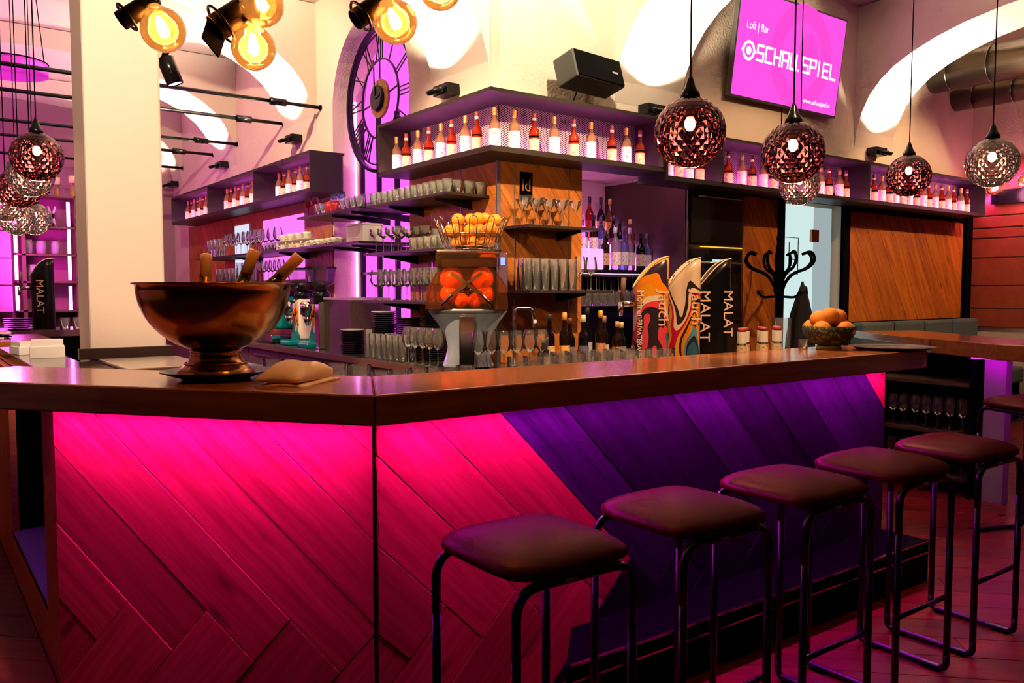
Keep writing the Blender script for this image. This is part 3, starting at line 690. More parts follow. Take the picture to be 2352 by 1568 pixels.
# ================================================================== BAR STOOLS
def make_stool():
    t = thing('bar_stool', 'x', 'stool')
    b = B(); n = 40; lv = [(.0005,.772),(.95,.772),(.99,.777),(1.0,.786),(.985,.797),(.93,.808),(.80,.821),(.6,.832),(.35,.839),(.0005,.842)]
    v = []; f = []
    for (k_, z) in lv:
        for i in range(n):
            a = 2*PI*i/n; c_, s_ = math.cos(a), math.sin(a)
            e = 2/5.0
            x = .195*math.copysign(abs(c_)**e, c_)*k_; y = .197*math.copysign(abs(s_)**e, s_)*k_
            v.append((x, y, z))
    for j in range(len(lv)-1):
        for i in range(n): f.append((j*n+i, j*n+(i+1)%n, (j+1)*n+(i+1)%n, (j+1)*n+i))
    put('seat', b.add(v, f, True), M['leather'], t)
    for sy in (-1, 1):
        y = .175*sy
        put('top_rail', B().tube(arc([(-.185,y,.60),(-.185,y,.758),(.185,y,.758),(.185,y,.60)], .07, 6), .0125, 10), M['black'], t)
        for sx in (-1, 1): put('leg', B().tube([(.185*sx,y,.60),(.185*sx,y,.07)], .0125, 10), M['black'], t)
    for sx in (-1, 1):
        r_ = put('runner', B().tube(arc([(.185*sx,-.175,.07),(.185*sx,-.175,.014),(.185*sx,.175,.014),(.185*sx,.175,.07)], .055, 6), .0125, 10), M['black'], t)
        for sy in (-1, 1): put('rubber_foot', B().box(.185*sx-.017,.185*sx+.017,.12*sy-.03,.12*sy+.03,0,.014), M['blackm'], r_)
    put('footrest_bar', B().tube([(-.185,-.175,.30),(.185,-.175,.30)], .009, 8), M['black'], t)
    put('maker_tag', B().box(-.05,-.01,-.1885,-.1872,.755,.763), M['steel'], t)
    return t
stool0 = make_stool()
for i, x in enumerate((1.29,1.85,2.40,2.95,3.53)):
    dup(stool0, (x,1.655,0), 0, 'brown leather bar stool on black tube frame, ' + ['nearest the camera, at the bar corner','second in the row along the bar','middle one of the row along the bar','fourth in the row along the bar','farthest in the row along the bar'][i], 'bar stools along the oak bar')
dup(stool0, (5.25,2.05,0), 1.2, 'bar stool with a pink-lit seat at the second counter on the right edge')
sink(stool0)

# ================================================================== THINGS ON THE COUNTER
def on_counter(s_, off): p = A + D*s_ + Nn_*off; return (p.x, p.y)
bx_, by_ = on_counter(.70, .272)
ut = thing('serving_plate', 'flat black plate under the copper champagne bowl', 'plate', (bx_,by_,CT))
put('plate_disc', B().lathe([(.0005,.0),(.105,0),(.115,.006),(.178,.026),(.176,.030),(.11,.012),(.0005,.010)], 48), M['black'], ut)
bowl = thing('champagne_bowl', 'large copper footed champagne bowl on the left end of the counter', 'bowl', (bx_,by_,CT+.0125))
R_ = .244
prof = [(R_*math.sin(t), .075+.226*(1-math.cos(t))) for t in [PI/2*i/16 for i in range(1,17)]]
outer = [(.022,.076)] + prof + [(R_+.012,.303),(R_+.012,.307),(R_-.004,.306)] + [(r*.985-.002, z+.004) for r, z in reversed(prof)] + [(.0005,.082)]
put('basin', B().lathe(outer, 64, cap=(False,False)), M['bronze'], bowl)
put('foot', B().lathe([(.125,.0),(.124,.012),(.108,.03),(.090,.045),(.082,.06),(.080,.078),(.084,.085)], 48), M['bronze'], bowl)
put('foot_ring', B().lathe([(.098,.036),(.102,.040),(.098,.044)], 48, cap=(False,False)), M['bronze'], bowl)
def champagne(name, base, tip, label):
    b0, t0 = Vector(base), Vector(tip); d = (t0-b0); Lh = d.length; q = d.to_track_quat('Z','Y').to_matrix()
    t = thing(name, label, 'bottle', base); t.rotation_euler = q.to_euler()
    put('bottle_glass', B().lathe([(.0005,0),(.04,.002),(.042,.03),(.042,Lh-.22),(.036,Lh-.17),(.022,Lh-.125),(.0185,Lh-.085)], 20, cap=(False,True)), pbr('dark_green_glass', (.03,.02,.012), .08, spec=.8), t)
    put('foil_collar', B().lathe([(.0215,Lh-.135),(.019,Lh-.075)], 20, cap=(False,False)), M['bronze'], t)
    put('foil_top', B().lathe([(.0195,Lh-.085),(.0185,Lh-.03),(.0200,Lh-.026),(.0200,Lh-.004),(.017,Lh)], 20), M['cork'], t)
zb = CT+.0125
rdir = Vector((.804,-.595,0))
def bp(l, d_, z): q = Vector((bx_,by_,0)) + rdir*l + Vector((.595,.804,0))*d_; return (q.x,q.y,z)
champagne('champagne_bottle', bp(-.05,.02,zb+.12), bp(-.062,.10,zb+.405), 'gold-foiled champagne bottle standing upright at the left of the copper bowl')
champagne('champagne_bottle', bp(.02,.0,zb+.125), bp(.118,.06,zb+.418), 'gold-foiled champagne bottle leaning slightly right in the middle of the copper bowl')
champagne('champagne_bottle', bp(.075,-.045,zb+.165), bp(.292,-.03,zb+.395), 'gold-foiled champagne bottle leaning far out over the right rim of the copper bowl')
# folded napkin
nx, ny = on_counter(.385,.23)
nk = thing('folded_napkin', 'folded cream cloth napkin lying on the bar beside the copper bowl', 'napkin', (nx,ny,CT), ang)
def pillow(b, L_, W_, z0, z1, taper=.25, sag=.35):
    nx_, ny_ = 10, 8; top = []; f = []
    for j in range(ny_+1):
        for i in range(nx_+1):
            u, v_ = i/nx_*2-1, j/ny_*2-1
            e = (1-abs(u)**6)*(1-abs(v_)**4)
            z = z0 + (z1-z0)*(.35+.65*e)*(1-taper*(v_*.5+.5)) + .004*math.sin(3*u+2*v_)
            top.append((u*L_/2*(1-.06*v_), v_*W_/2, z))
    o = len(top); bot = [(x,y,z0) for x,y,z in top]
    for j in range(ny_):
        for i in range(nx_):
            a = j*(nx_+1)+i; f.append((a,a+1,a+nx_+2,a+nx_+1)); f.append((o+a,o+a+nx_+1,o+a+nx_+2,o+a+1))
    per = [i for i in range(nx_+1)] + [j*(nx_+1)+nx_ for j in range(1,ny_+1)] + [ny_*(nx_+1)+i for i in range(nx_-1,-1,-1)] + [j*(nx_+1) for j in range(ny_-1,0,-1)]
    for q in range(len(per)): a, c = per[q], per[(q+1)%len(per)]; f.append((a, o+a, o+c, c))
    return b.add(top+bot, f, True)
put('upper_fold', pillow(B(), .15, .22, .012, .075, .30), M['napkin'], nk)
lf = put('lower_fold', pillow(B(), .16, .23, 0, .014, .1), M['napkin'], nk); lf.location = (-.012,-.006,0)
# fruit bowl, tray, small glasses at the right end
fb = thing('fruit_bowl', 'dark green patterned fruit bowl full of oranges on the counter', 'bowl', (3.79,2.42,CT))
fbm = labelmat('speckled_green_glaze', (.012,.018,.010), (.14,.17,.02), .56, (22,22,22))
put('foot', B().lathe([(.062,0),(.058,.018)], 32), pbr('pale_green_foot', (.42,.5,.2), .4), fb)
put('bowl_shell', B().lathe([(.05,.018),(.09,.035),(.122,.075),(.131,.118),(.124,.118),(.115,.078),(.08,.045),(.0005,.036)], 40, cap=(False,False)), fbm, fb)
def orange_mesh(): 
    b = B(); b.sph((0,0,0), 1, 18, 12, .96); return b.mesh('orange')
OM = orange_mesh(); OM.materials.append(M['orange'])
def orange(x, y, z, r, label, group):
    o = put('orange', OM, None, None, (x,y,z), random.uniform(0,6)); o.scale = (r,r,r); o.rotation_euler.x = random.uniform(-.5,.5)
    return tag(o, label, 'orange', group)
fo = [(-.055,-.05,.10,'front left'),(.06,-.055,.098,'front right'),(-.002,.06,.10,'back'),(-.075,.035,.105,'far left'),(.078,.03,.105,'far right'),(.0,-.005,.165,'topmost'),(-.052,.0,.150,'upper left'),(.045,.012,.158,'upper right')]
for dx_, dy_, dz_, w_ in fo:
    q = Vector((3.79,2.42,CT)) + rdir*dx_ + Vector((.595,.804,0))*dy_; orange(q.x,q.y,CT+dz_,.047, 'ripe orange lying %s in the green fruit bowl' % w_, 'oranges in the fruit bowl')
tr_ = thing('serving_tray', 'round dark serving tray at the far right end of the counter', 'tray', (4.03,2.22,CT))
put('tray_disc', B().lathe([(.0005,.0),(.16,0),(.20,.016),(.205,.016),(.165,.004),(.0005,.004)], 40, cap=(False,False)), pbr('dark_tray', (.03,.02,.02), .3), tr_)

# ---- glassware library (thin-walled profiles)
def gl_prof(kind):
    return {
     'wine':   [(.034,0),(.033,.002),(.006,.006),(.0035,.02),(.0035,.095),(.012,.103),(.032,.118),(.042,.142),(.040,.175),(.031,.222)],
     'coupe':  [(.034,0),(.032,.002),(.005,.006),(.0035,.02),(.0035,.105),(.014,.112),(.044,.135),(.050,.160),(.047,.185)],
     'martini':[(.036,0),(.034,.002),(.005,.006),(.0035,.02),(.004,.10),(.052,.185)],
     'tumbler':[(.034,0),(.036,.004),(.038,.095)],
     'shot':   [(.026,0),(.027,.004),(.030,.062)],
     'high':   [(.030,0),(.031,.004),(.034,.165)],
     'tall':   [(.034,0),(.034,.006),(.036,.22)],
     'votive': [(.036,0),(.038,.003),(.038,.095)],
    }[kind]
GM = {}
def glass_mesh(kind, m='glass', n=16):
    key = (kind, m)
    if key not in GM:
        p = gl_prof(kind); b = B().lathe(p, n, cap=(True,False))
        if kind in ('tumbler','shot','high','tall','votive'):
            b.lathe([(p[1][0]*.92,.010),(p[-1][0]*.95, p[-1][1]-.001)], n, cap=(True,False))
        GM[key] = b.mesh(kind+'_glass'); GM[key].materials.append(M[m])
    return GM[key]
KN = {'wine':('wine_glass','wine glass'),'coupe':('coupe_glass','coupe glass'),'martini':('martini_glass','martini glass'),'tumbler':('tumbler','tumbler'),'shot':('shot_glass','shot glass'),'high':('highball_glass','highball glass'),'tall':('beer_glass','beer glass'),'votive':('tealight_glass','tealight glass')}
def row(kind, pts, where, group, m='glass', adj='clear', scale=1, flip=False, order='from left', rowname=''):
    for i, (x, y, z) in enumerate(pts):
        o = put(KN[kind][0], glass_mesh(kind, m), None, None, (x+random.uniform(-.004,.004),y+random.uniform(-.004,.004),z), random.uniform(0,6))
        o.scale = (scale,)*3
        if flip: o.rotation_euler.x = PI
        od = ORD[i] if i < 20 else 'number %d' % (i+1)
        tag(o, '%s %s, %s %s%s, %s' % (adj, KN[kind][1], od, order, (' in the ' + rowname) if rowname else '', where), 'glass', group)
def lin(p, q, n): return [tuple(p[j]+(q[j]-p[j])*i/max(1,n-1) for j in range(3)) for i in range(n)]

# ================================================================== SHELVES FOR GLASSES
def plate_shelf(name, poly, z, label, brk):
    x0, y0 = poly[0]; t = thing(name, label, 'shelf', (x0,y0,z-.02))
    put('shelf_plate', rel(B().prism(poly, z-.02, z), (x0,y0,z-.02)), M['shelfm'], t, bevel=.002)
    for (a, b_) in brk:                              # tapered bracket from wall point a out to tip b
        a, b_ = Vector(a), Vector(b_); d = (b_-a).normalized(); n_ = Vector((-d.y,d.x))*.008
        v = []
        for s in (-1,1):
            for (q, zz) in ((a,z-.021),(b_,z-.021),(b_,z-.035),(a,z-.085)): v.append((q.x+n_.x*s-x0, q.y+n_.y*s-y0, zz-z+.02))
        put('bracket', B().add(v, [(0,1,2,3),(7,6,5,4),(0,4,5,1),(1,5,6,2),(2,6,7,3),(3,7,4,0)]), M['black'], t)
    return t
FX = 3.05; w0 = XW-.014
plate_shelf('glass_shelf', [(FX,6.10),(FX,4.88),(w0,4.92),(w0,6.10)], 2.13, 'upper dark metal shelf with a row of tealight glasses on the pier', [((w0,5.15),(3.12,5.15)),((w0,5.85),(3.12,5.85))])
plate_shelf('glass_shelf', [(FX,6.16),(FX,5.02),(w0,5.02),(w0,6.16)], 1.75, 'middle dark metal shelf with coupe glasses on the pier', [((w0,5.25),(3.12,5.25)),((w0,5.95),(3.12,5.95))])
plate_shelf('glass_shelf', [(FX,6.16),(FX,5.05),(w0,5.05),(w0,6.16)], 1.37, 'lower dark metal shelf with a row of wine glasses on the pier', [((w0,5.25),(3.12,5.25)),((w0,5.95),(3.12,5.95))])
plate_shelf('glass_shelf', [(FX,7.55),(FX,6.22),(3.60,6.22),(3.60,7.55)], 2.14, 'upper dark metal shelf with coloured glasses across the window', [((3.70,6.52),(3.12,6.52)),((3.70,6.92),(3.12,6.92))])
plate_shelf('glass_shelf', [(FX,10.9),(FX,6.25),(3.60,6.25),(3.60,7.57),(w0,7.57),(w0,10.9)], 1.86, 'long dark metal shelf with glasses and coffee cups left of the pier', [((3.70,6.52),(3.12,6.52)),((3.70,6.92),(3.12,6.92)),((w0,8.2),(3.12,8.2)),((w0,9.6),(3.12,9.6))])
plate_shelf('glass_shelf', [(FX,10.6),(FX,7.70),(w0,7.70),(w0,10.6)], 1.55, 'low dark metal shelf with tall glasses behind the champagne bottles', [((w0,8.2),(3.12,8.2)),((w0,9.6),(3.12,9.6))])
plate_shelf('glass_shelf', [(3.45,4.48),(4.10,4.48),(4.10,4.782),(3.45,4.782)], 1.90, 'upper black shelf with martini glasses on the pier beside the bottles', [((3.95,4.782),(3.95,4.52))])
plate_shelf('glass_shelf', [(3.40,4.40),(4.16,4.40),(4.16,4.782),(3.40,4.782)], 1.45, 'lower black shelf with beer glasses on the pier beside the bottles', [((3.95,4.782),(3.95,4.46))])
# contents
row('votive', lin((3.10,6.05,2.13),(3.10,4.95,2.13),13), 'upper pier shelf', 'tealight glasses on the upper pier shelf', 'glassb', 'frosted white', 1, rowname='front row')
row('votive', lin((3.19,4.97,2.13),(3.39,4.97,2.13),3), 'near end of upper pier shelf', 'tealight glasses at the end of the upper pier shelf', 'glassb', 'frosted white')
row('votive', lin((3.21,6.00,2.13),(3.21,5.10,2.13),10), 'upper pier shelf', 'tealight glasses in the second row', 'glassb', 'frosted white', 1, rowname='second row')
for i, (x, y, z) in enumerate(lin((3.10,6.05,2.13),(3.10,4.95,2.13),13)):
    pass
row('coupe', [(3.12,y,1.75) for y in (6.08,5.95,5.82,5.70,5.58)], 'middle pier shelf', 'coupe glasses in the front row', scale=1.05, rowname='front row')
row('coupe', [(3.25,y,1.75) for y in (6.02,5.89,5.76,5.64,5.52)], 'middle pier shelf', 'coupe glasses in the back row', scale=1.05, rowname='back row')
row('votive', [(3.12,y,1.75) for y in (5.46,5.36,5.26,5.16,5.07)], 'middle pier shelf', 'tumblers on the middle pier shelf', 'glassb', 'ribbed')
row('high', [(3.28,y,1.75) for y in (5.40,5.30,5.20,5.11)], 'back of middle pier shelf', 'highball glasses on the middle pier shelf', 'glassb')
row('wine', [(3.12,y,1.37) for y in (6.08,5.97,5.87,5.77,5.66,5.56,5.46,5.36,5.27,5.17)], 'lower pier shelf', 'wine glasses on the lower pier shelf', scale=1.12, rowname='front row')
row('wine', [(3.26,y,1.37) for y in (6.03,5.92,5.82,5.71,5.61,5.51,5.41,5.31)], 'lower pier shelf', 'wine glasses in the back row of the lower pier shelf', scale=1.12, rowname='back row')
row('tall', [(3.15,y,1.86) for y in (10.66,10.5,10.34,10.18)], 'far end of long left shelf', 'tall glasses on the long shelf')
row('wine', [(3.15,y,1.86) for y in (9.95,9.78,9.62,9.46,9.30,9.14,8.98,8.82)], 'middle of long left shelf', 'wine glasses on the long shelf', scale=1.15)
row('wine', [(3.30,y,1.86) for y in (9.7,9.5,9.3,9.1,8.9,8.7)], 'back of long left shelf', 'back wine glasses on the long shelf', scale=1.25)
row('tumbler', [(3.13,y,1.86) for y in (8.62,8.52,8.42,8.32)], 'long left shelf beside the cups', 'tumblers beside the cups')
row('high', [(3.15,y,1.55) for y in (10.3,10.15,10.0,9.85,9.7)], 'low left shelf', 'highball glasses on the low shelf')
row('tall', [(3.15,y,1.55) for y in (9.5,9.36,9.22,9.08)], 'low left shelf', 'tall glasses on the low shelf')
row('wine', [(3.15,y,1.55) for y in (8.85,8.72,8.60,8.48,8.36,8.24)], 'low left shelf', 'wine glasses on the low shelf')
cupm = {}
def cup(x, y, z, label, group, saucers=True):
    t = thing('coffee_cup', label, 'cup', (x,y,z), random.uniform(-.4,.4), group)
    if 'c' not in cupm:
        cupm['c'] = B().lathe([(.022,0),(.03,.004),(.046,.04),(.050,.062),(.047,.062),(.042,.04),(.0005,.012)], 20, cap=(True,False)).mesh('cup'); cupm['c'].materials.append(M['white'])
        cupm['h'] = B().tube(arc([(-.045,0,.05),(-.075,0,.05),(-.072,0,.02),(-.038,0,.022)],.02,4), .005, 6).mesh('handle'); cupm['h'].materials.append(M['white'])
    put('cup_body', cupm['c'], None, t); put('cup_handle', cupm['h'], None, t)
sau = {}
def saucer(x, y, z, label, group):
    if 's' not in sau:
        sau['s'] = B().lathe([(.0005,0),(.05,0),(.085,.010),(.084,.013),(.05,.004),(.0005,.004)], 24, cap=(False,False)).mesh('saucer'); sau['s'].materials.append(M['white'])
    o = put('saucer', sau['s'], None, None, (x,y,z)); tag(o, label, 'saucer', group)
for i, y in enumerate((8.16,7.96,7.76,7.56)):
    saucer(3.16, y, 1.86, 'white saucer, %s from left, lower layer on the long left shelf' % ORD[i], 'saucers on the long shelf')
    cup(3.16, y, 1.8732, 'white coffee cup, %s from left, lower layer on the long left shelf' % ORD[i], 'coffee cups on the long shelf')
    saucer(3.16, y, 1.936, 'white saucer, %s from left, resting on the lower cups' % ORD[i], 'saucers on the long shelf')
    cup(3.16, y, 1.949, 'white coffee cup, %s from left, upper layer on the long left shelf' % ORD[i], 'coffee cups on the long shelf')
for i, y in enumerate((7.38,7.26,7.14,7.02,6.90,6.78)): cup(3.15, y, 1.86, 'small espresso cup, %s from left, on the long shelf before the window' % ORD[i], 'espresso cups before the window')
pc = thing('papers_box', 'white box on the right end of the long left shelf', 'box', (3.2,6.47,1.86))
put('box_body', B().box(-.08,.10,-.16,.16,0,.14), M['paper'], pc, bevel=.004); put('lid', B().box(-.085,.105,-.165,.165,.14,.155), M['paper'], pc)
# coloured glasses on the upper window shelf
M['redglass'] = glass('red_glass', (.75,.03,.02)); M['blueglass'] = glass('blue_glass', (.55,.78,.95)); 
M['redpot'] = pbr('red_pot', (.45,.02,.015), .3)
row('wine', [(3.12,7.44,2.14)], 'left end of the upper window shelf', 'red goblets', 'redglass', 'ruby red', .8, order='goblet')
row('wine', [(3.14,7.32,2.14)], 'upper window shelf beside its twin', 'red goblets', 'redglass', 'ruby red', .8, order='goblet')
row('tumbler', [(3.10,7.16,2.14),(3.10,7.06,2.14)], 'upper window shelf by red goblets', 'tumblers by the red goblets')
row('coupe', [(3.20,7.02,2.14),(3.2,6.90,2.14)], 'upper window shelf', 'blue coupes', 'blueglass', 'pale blue', .95)
for i, y in enumerate((6.93,6.81)):
    t = thing('storage_jar', 'dark red jar, %s of two on the upper window shelf' % ['left','right'][i], 'jar', (3.11,y,2.14)); put('jar_body', B().lathe([(.045,0),(.048,.005),(.048,.075),(.044,.08)], 20), M['redpot'], t); put('lid', B().lathe([(.046,.08),(.046,.092),(.012,.095),(.012,.108)], 20), M['redpot'], t)
row('tumbler', [(3.11,6.66,2.14),(3.11,6.56,2.14),(3.11,6.46,2.14),(3.11,6.36,2.14)], 'upper window shelf by the pier', 'tumblers by the pier', 'glassb')
row('high', [(3.28,y,2.14) for y in (6.85,6.74,6.63,6.52,6.41)], 'back of upper window shelf', 'highballs on the window shelf', scale=.9)
# right pier shelves
row('martini', [(x,4.60,1.90) for x in (3.52,3.62,3.73,3.85,3.97)], 'upper black shelf', 'martini glasses on the upper black shelf', scale=1.1, rowname='front row')
row('martini', [(x,4.71,1.90) for x in (3.57,3.68,3.80,3.92)], 'upper black shelf', 'martini glasses behind', scale=1.1, rowname='back row')
row('tall', [(x,4.50,1.45) for x in (3.45,3.53,3.61,3.69,3.77,3.85)], 'lower black shelf', 'beer glasses on the lower black shelf', scale=1.0, rowname='front row')
row('tall', [(x,4.60,1.45) for x in (3.48,3.56,3.64,3.72,3.80)], 'lower black shelf', 'beer glasses behind', scale=1.0, rowname='back row')
row('wine', [(3.95,4.52,1.45),(4.05,4.52,1.45)], 'right end of lower black shelf', 'wine glasses on the lower black shelf', scale=1.1)

# ================================================================== TEXT
def text_mesh(s, size, depth, align='LEFT'):
    c = bpy.data.curves.new('txt', 'FONT'); c.body = s; c.size = size; c.extrude = depth/2; c.align_x = align; c.resolution_u = 3
    o = bpy.data.objects.new('txt', c); C.objects.link(o); bpy.context.view_layer.update()
    me = bpy.data.meshes.new_from_object(o.evaluated_get(bpy.context.evaluated_depsgraph_get()))
    bpy.data.objects.remove(o); bpy.data.curves.remove(c); return me
def mat4(X, Y, O):
    X = Vector(X).normalized(); Y = Vector(Y).normalized(); Z = X.cross(Y)
    return Matrix(((X.x,Y.x,Z.x,O[0]),(X.y,Y.y,Z.y,O[1]),(X.z,Y.z,Z.z,O[2]),(0,0,0,1)))
def put_text(name, s, size, depth, m, parent, X, Y, O, sx=1.0):
    me = text_mesh(s, size, depth); me.materials.clear(); me.materials.append(m)
    o = bpy.data.objects.new(name, me); C.objects.link(o)
    if parent: o.parent = parent
    o.matrix_local = mat4(X, Y, O) @ Matrix.Diagonal((sx,1,1,1)); return o

# ================================================================== SCREEN
TVW, TVH = 1.556, .878
tv = thing('wall_screen', 'large tilted magenta screen with bar logo on the back wall', 'screen', (5.84,4.72,3.15))
Xv = Vector((1,0,0)); Yv = Vector((0,-.11,.87)).normalized(); Zv = Xv.cross(Yv)
tv.rotation_euler = Matrix((Xv,Yv,Zv)).transposed().to_euler()
put('frame', B().box(-.02,TVW+.02,-.02,TVH+.02,-.05,-.004), pbr('screen_frame', (.10,.09,.08), .3, metal=.6), tv, bevel=.004)
put('screen_glass', B().box(0,TVW,0,TVH,-.006,0), M['screen'], tv)
def flat_ring(b, cx, cy_, r0, r1, z, ex=1.0, a0=0, a1=2*PI, n=48):
    v = []; f = []
    for k in range(n+1):
        a = a0+(a1-a0)*k/n
        v += [(cx+r0*ex*math.cos(a), cy_+r0*math.sin(a), z), (cx+r1*ex*math.cos(a), cy_+r1*math.sin(a), z)]
    for k in range(n): f.append((2*k,2*k+1,2*k+3,2*k+2))
    return b.add(v, f)
put('tone_ring', flat_ring(B(), .92,.45,.30,.46,.0012), M['screen2'], tv)
put('tone_disc', flat_ring(B(), 1.02,.52,.0,.15,.0012), M['screen2'], tv)
put('logo_eye', flat_ring(B(), .165,.385,.058,.085,.003), M['txt'], tv)
b = B(); flat_ring(b, .165,.385,.0,.036,.003); b.add([(.06,.385,.003),(.092,.355,.003),(.092,.415,.003)],[(0,1,2)]); b.add([(.27,.385,.003),(.238,.415,.003),(.238,.355,.003)],[(0,1,2)])
put('logo_pupil', b, M['txt'], tv)
STK = {'S':[((1,1),(0,1)),((0,1),(0,.5)),((0,.5),(1,.5)),((1,.5),(1,0)),((1,0),(0,0))],'C':[((1,1),(0,1)),((0,1),(0,0)),((0,0),(1,0))],'H':[((0,1),(0,0)),((1,1),(1,0)),((0,.5),(1,.5))],
 'A':[((0,1),(0,0)),((0,1),(1,1)),((1,1),(1,0)),((0,.45),(1,.45))],'U':[((0,1),(0,0)),((0,0),(1,0)),((1,0),(1,1))],'P':[((0,0),(0,1)),((0,1),(1,1)),((1,1),(1,.5)),((1,.5),(0,.5))],
 'I':[((.3,1),(.3,0))],'E':[((1,1),(0,1)),((0,1),(0,0)),((0,.5),(.85,.5)),((0,0),(1,0))],'L':[((0,1),(0,0)),((0,0),(1,0))],'.':[((0,0),(.12,0))]}
cur = .285
for c in 'SCHAU.SPIEL':
    wl_ = {'.':.02,'I':.05}.get(c,.085); b = B(); hgt = .125; tk = .011
    for (p, q) in STK[c]:
        x0, x1 = sorted((cur+p[0]*wl_, cur+q[0]*wl_)); y0, y1 = sorted((.325+p[1]*hgt, .325+q[1]*hgt)); b.box(x0-tk,x1+tk,y0-tk,y1+tk,.002,.004)
    put('letter', b, M['txt'], tv); cur += wl_ + (.035 if c != '.' else .042)
put_text('tagline', 'Loft | Bar', .095, .002, M['txt'], tv, (1,0,0), (0,1,0), (.10,.565,.002), .85)
put_text('web_address', 'www.schauspiel.at', .062, .002, M['txt'], tv, (1,0,0), (0,1,0), (1.02,.06,.002), .95)

# ================================================================== SPEAKER, UPLIGHTS, TIE RODS
spk = thing('loudspeaker', 'black wall loudspeaker above the corner shelf', 'speaker', (4.10,4.60,3.02), .12)
sp_m = Matrix.Rotation(-.28,3,'X')
def rot(b, m_): b.v = [tuple(m_ @ Vector(p)) for p in b.v]; return b
put('cabinet', rot(B().box(-.26,.26,-.10,.10,-.105,.105), sp_m), pbr('speaker_grey', (.035,.035,.03), .5), spk, bevel=.01)
put('grille', rot(B().box(-.25,.25,-.108,-.099,-.098,.098), sp_m), M['blackm'], spk, bevel=.004)
put('badge', rot(B().box(.13,.19,-.111,-.107,-.02,-.005), sp_m), M['steel'], spk)
put('wall_bracket', B().box(-.03,.03,.08,.185,-.03,.03), M['black'], spk)
put('cable', B().tube([(-.05,.06,-.08),(-.05,.10,-.16),(-.07,.12,-.22),(-.08,.12,-.245)], .006, 6), M['black'], spk)
ul = ['above the corner shelf left of the pier edge','on the left wall right of the second tie rod','on the left wall above the farthest bottles','deep on the left wall behind the column','on the back wall beside the large screen','on the back wall right of the screen']
for i, (l, p) in enumerate(UPL):
    left = l[0] < 3.4
    t = thing('uplight', 'small black uplight ' + ul[i], 'lamp', (l[0], l[1], l[2]-.05), PI/2 if left else PI, 'uplights washing the arches')
    # local +y points away from the wall
    put('gear_box', B().box(-.10,.10,-.145,-.03,-.03,.05), M['black'], t, bevel=.004)
    put('arm', B().box(-.012,.012,-.04,.04,-.01,.005), M['black'], t)
    hm = Matrix.Rotation(-.35,3,'X')
    put('lamp_head', rot(B().lathe([(.055,-.025),(.075,-.02),(.085,.01),(.08,.012),(.07,.0)], 20), hm).add([],[]), M['black'], t)
    b = B().lathe([(.0005,.004),(.07,.004)], 20, cap=(False,False)); rot(b, hm)
    put('lens', b, emis('uplight_lens', (1,.85,.6), 6) if i == 0 else bpy.data.materials['uplight_lens'], t)
for i, y in enumerate((7.87,8.86,10.41,11.39,12.88)):
    t = thing('tie_rod', 'black vault tie rod with turnbuckle, %s from the clock' % ORD[i], 'tie rod', (XW,y,3.27), 0, 'vault tie rods')
    put('rod', B().tube([(-.001,0,0),(-6.6,0,0)], .019, 8), M['black'], t)
    put('turnbuckle', B().tube([(-.36,0,0),(-.52,0,0)], .036, 8), M['black'], t)
    put('anchor', B().cyl((-.012,0,0), .03, .012, 12, Matrix.Rotation(PI/2,3,'Y')), M['black'], t)

# ================================================================== LAMPS
def globe_mesh(r, n=24, m=17):
    """globe of raised diamond facets; the crown stays smooth"""
    def P(i, k, rr=r):
        th = PI*(.07 + .93*i/m); a = 2*PI*(k + i*.5)/n; return (rr*math.sin(th)*math.cos(a), rr*math.sin(th)*math.sin(a), rr*math.cos(th))
    b = B()
    for i in range(m-1):
        for k in range(n):
            q = [P(i,k), P(i+1,k-1), P(i+2,k-1), P(i+1,k)]
            c = P(i+1, k-.5, r*(1.022 if i >= 4 else 1.006))
            b.add(q+[c], [(0,1,4),(1,2,4),(2,3,4),(3,0,4)])
    for k in range(n): b.add([P(0,k),P(1,k),P(0,k+1)], [(0,1,2)])
    return b
M['smoke'] = glass('smoked_globe', ior=1.9, edge=.55, smoke=((.02,.006,.004),(.62,.33,.42)), zs=(-.12,.12), rough=.03, glint_haze=0, gcol=(.75,.5,.55))
M['smoke2'] = glass('clear_cut_globe', ior=1.9, edge=.6, smoke=((.03,.01,.01),(.85,.66,.74)), zs=(-.12,.12), rough=.03, glint_haze=.02, gcol=(.85,.7,.78))
GLM = {}
def pendant(x, y, z, r, label, group, m='smoke', power=1.6, top=CEIL, k=1.0):
    t = thing('pendant_lamp', label, 'lamp', (x,y,z), random.uniform(0,1), group)
    key = (r, m)
    if key not in GLM:
        GLM[key] = globe_mesh(r).mesh('globe'); GLM[key].materials.append(M[m])
    put('glass_globe', GLM[key], None, t)
    put('cap', B().lathe([(.036,r*.93),(.034,r+.012),(.022,r+.03),(.012,r+.06),(.006,r+.075)], 16), M['black'], t)
    put('cord', B().tube([(0,0,r+.07),(0,0,top-z-.001)], .0035, 6), M['black'], t)
    put('socket', B().cyl((0,0,r*.42), .017, r*.55, 12), M['bronze'], t)
    put('bulb', B().sph((0,0,r*.24), .020, 12, 8, 1.3), M['filament'], t)
    d = bpy.data.lights.new('pendant_light', 'POINT'); d.energy = power; d.color = (1,.7,.42); d.shadow_soft_size = .03
    o = bpy.data.objects.new('pendant_light', d); C.objects.link(o); o.location = (x,y,z-.02)
pendant(2.30,2.04,2.01,.125,'smoked cut-glass globe pendant, largest, hanging over the counter left of the screen','globe pendants over the counter')
pendant(2.97,2.08,2.01,.125,'smoked cut-glass globe pendant over the counter just below the screen','globe pendants over the counter')
pendant(4.66,3.21,2.12,.125,'cut-glass globe pendant half hidden behind the pendant below the screen','globe pendants at the right','smoke2')
pendant(4.93,2.64,2.14,.125,'smoked cut-glass globe pendant before the last bottle bay','globe pendants at the right')
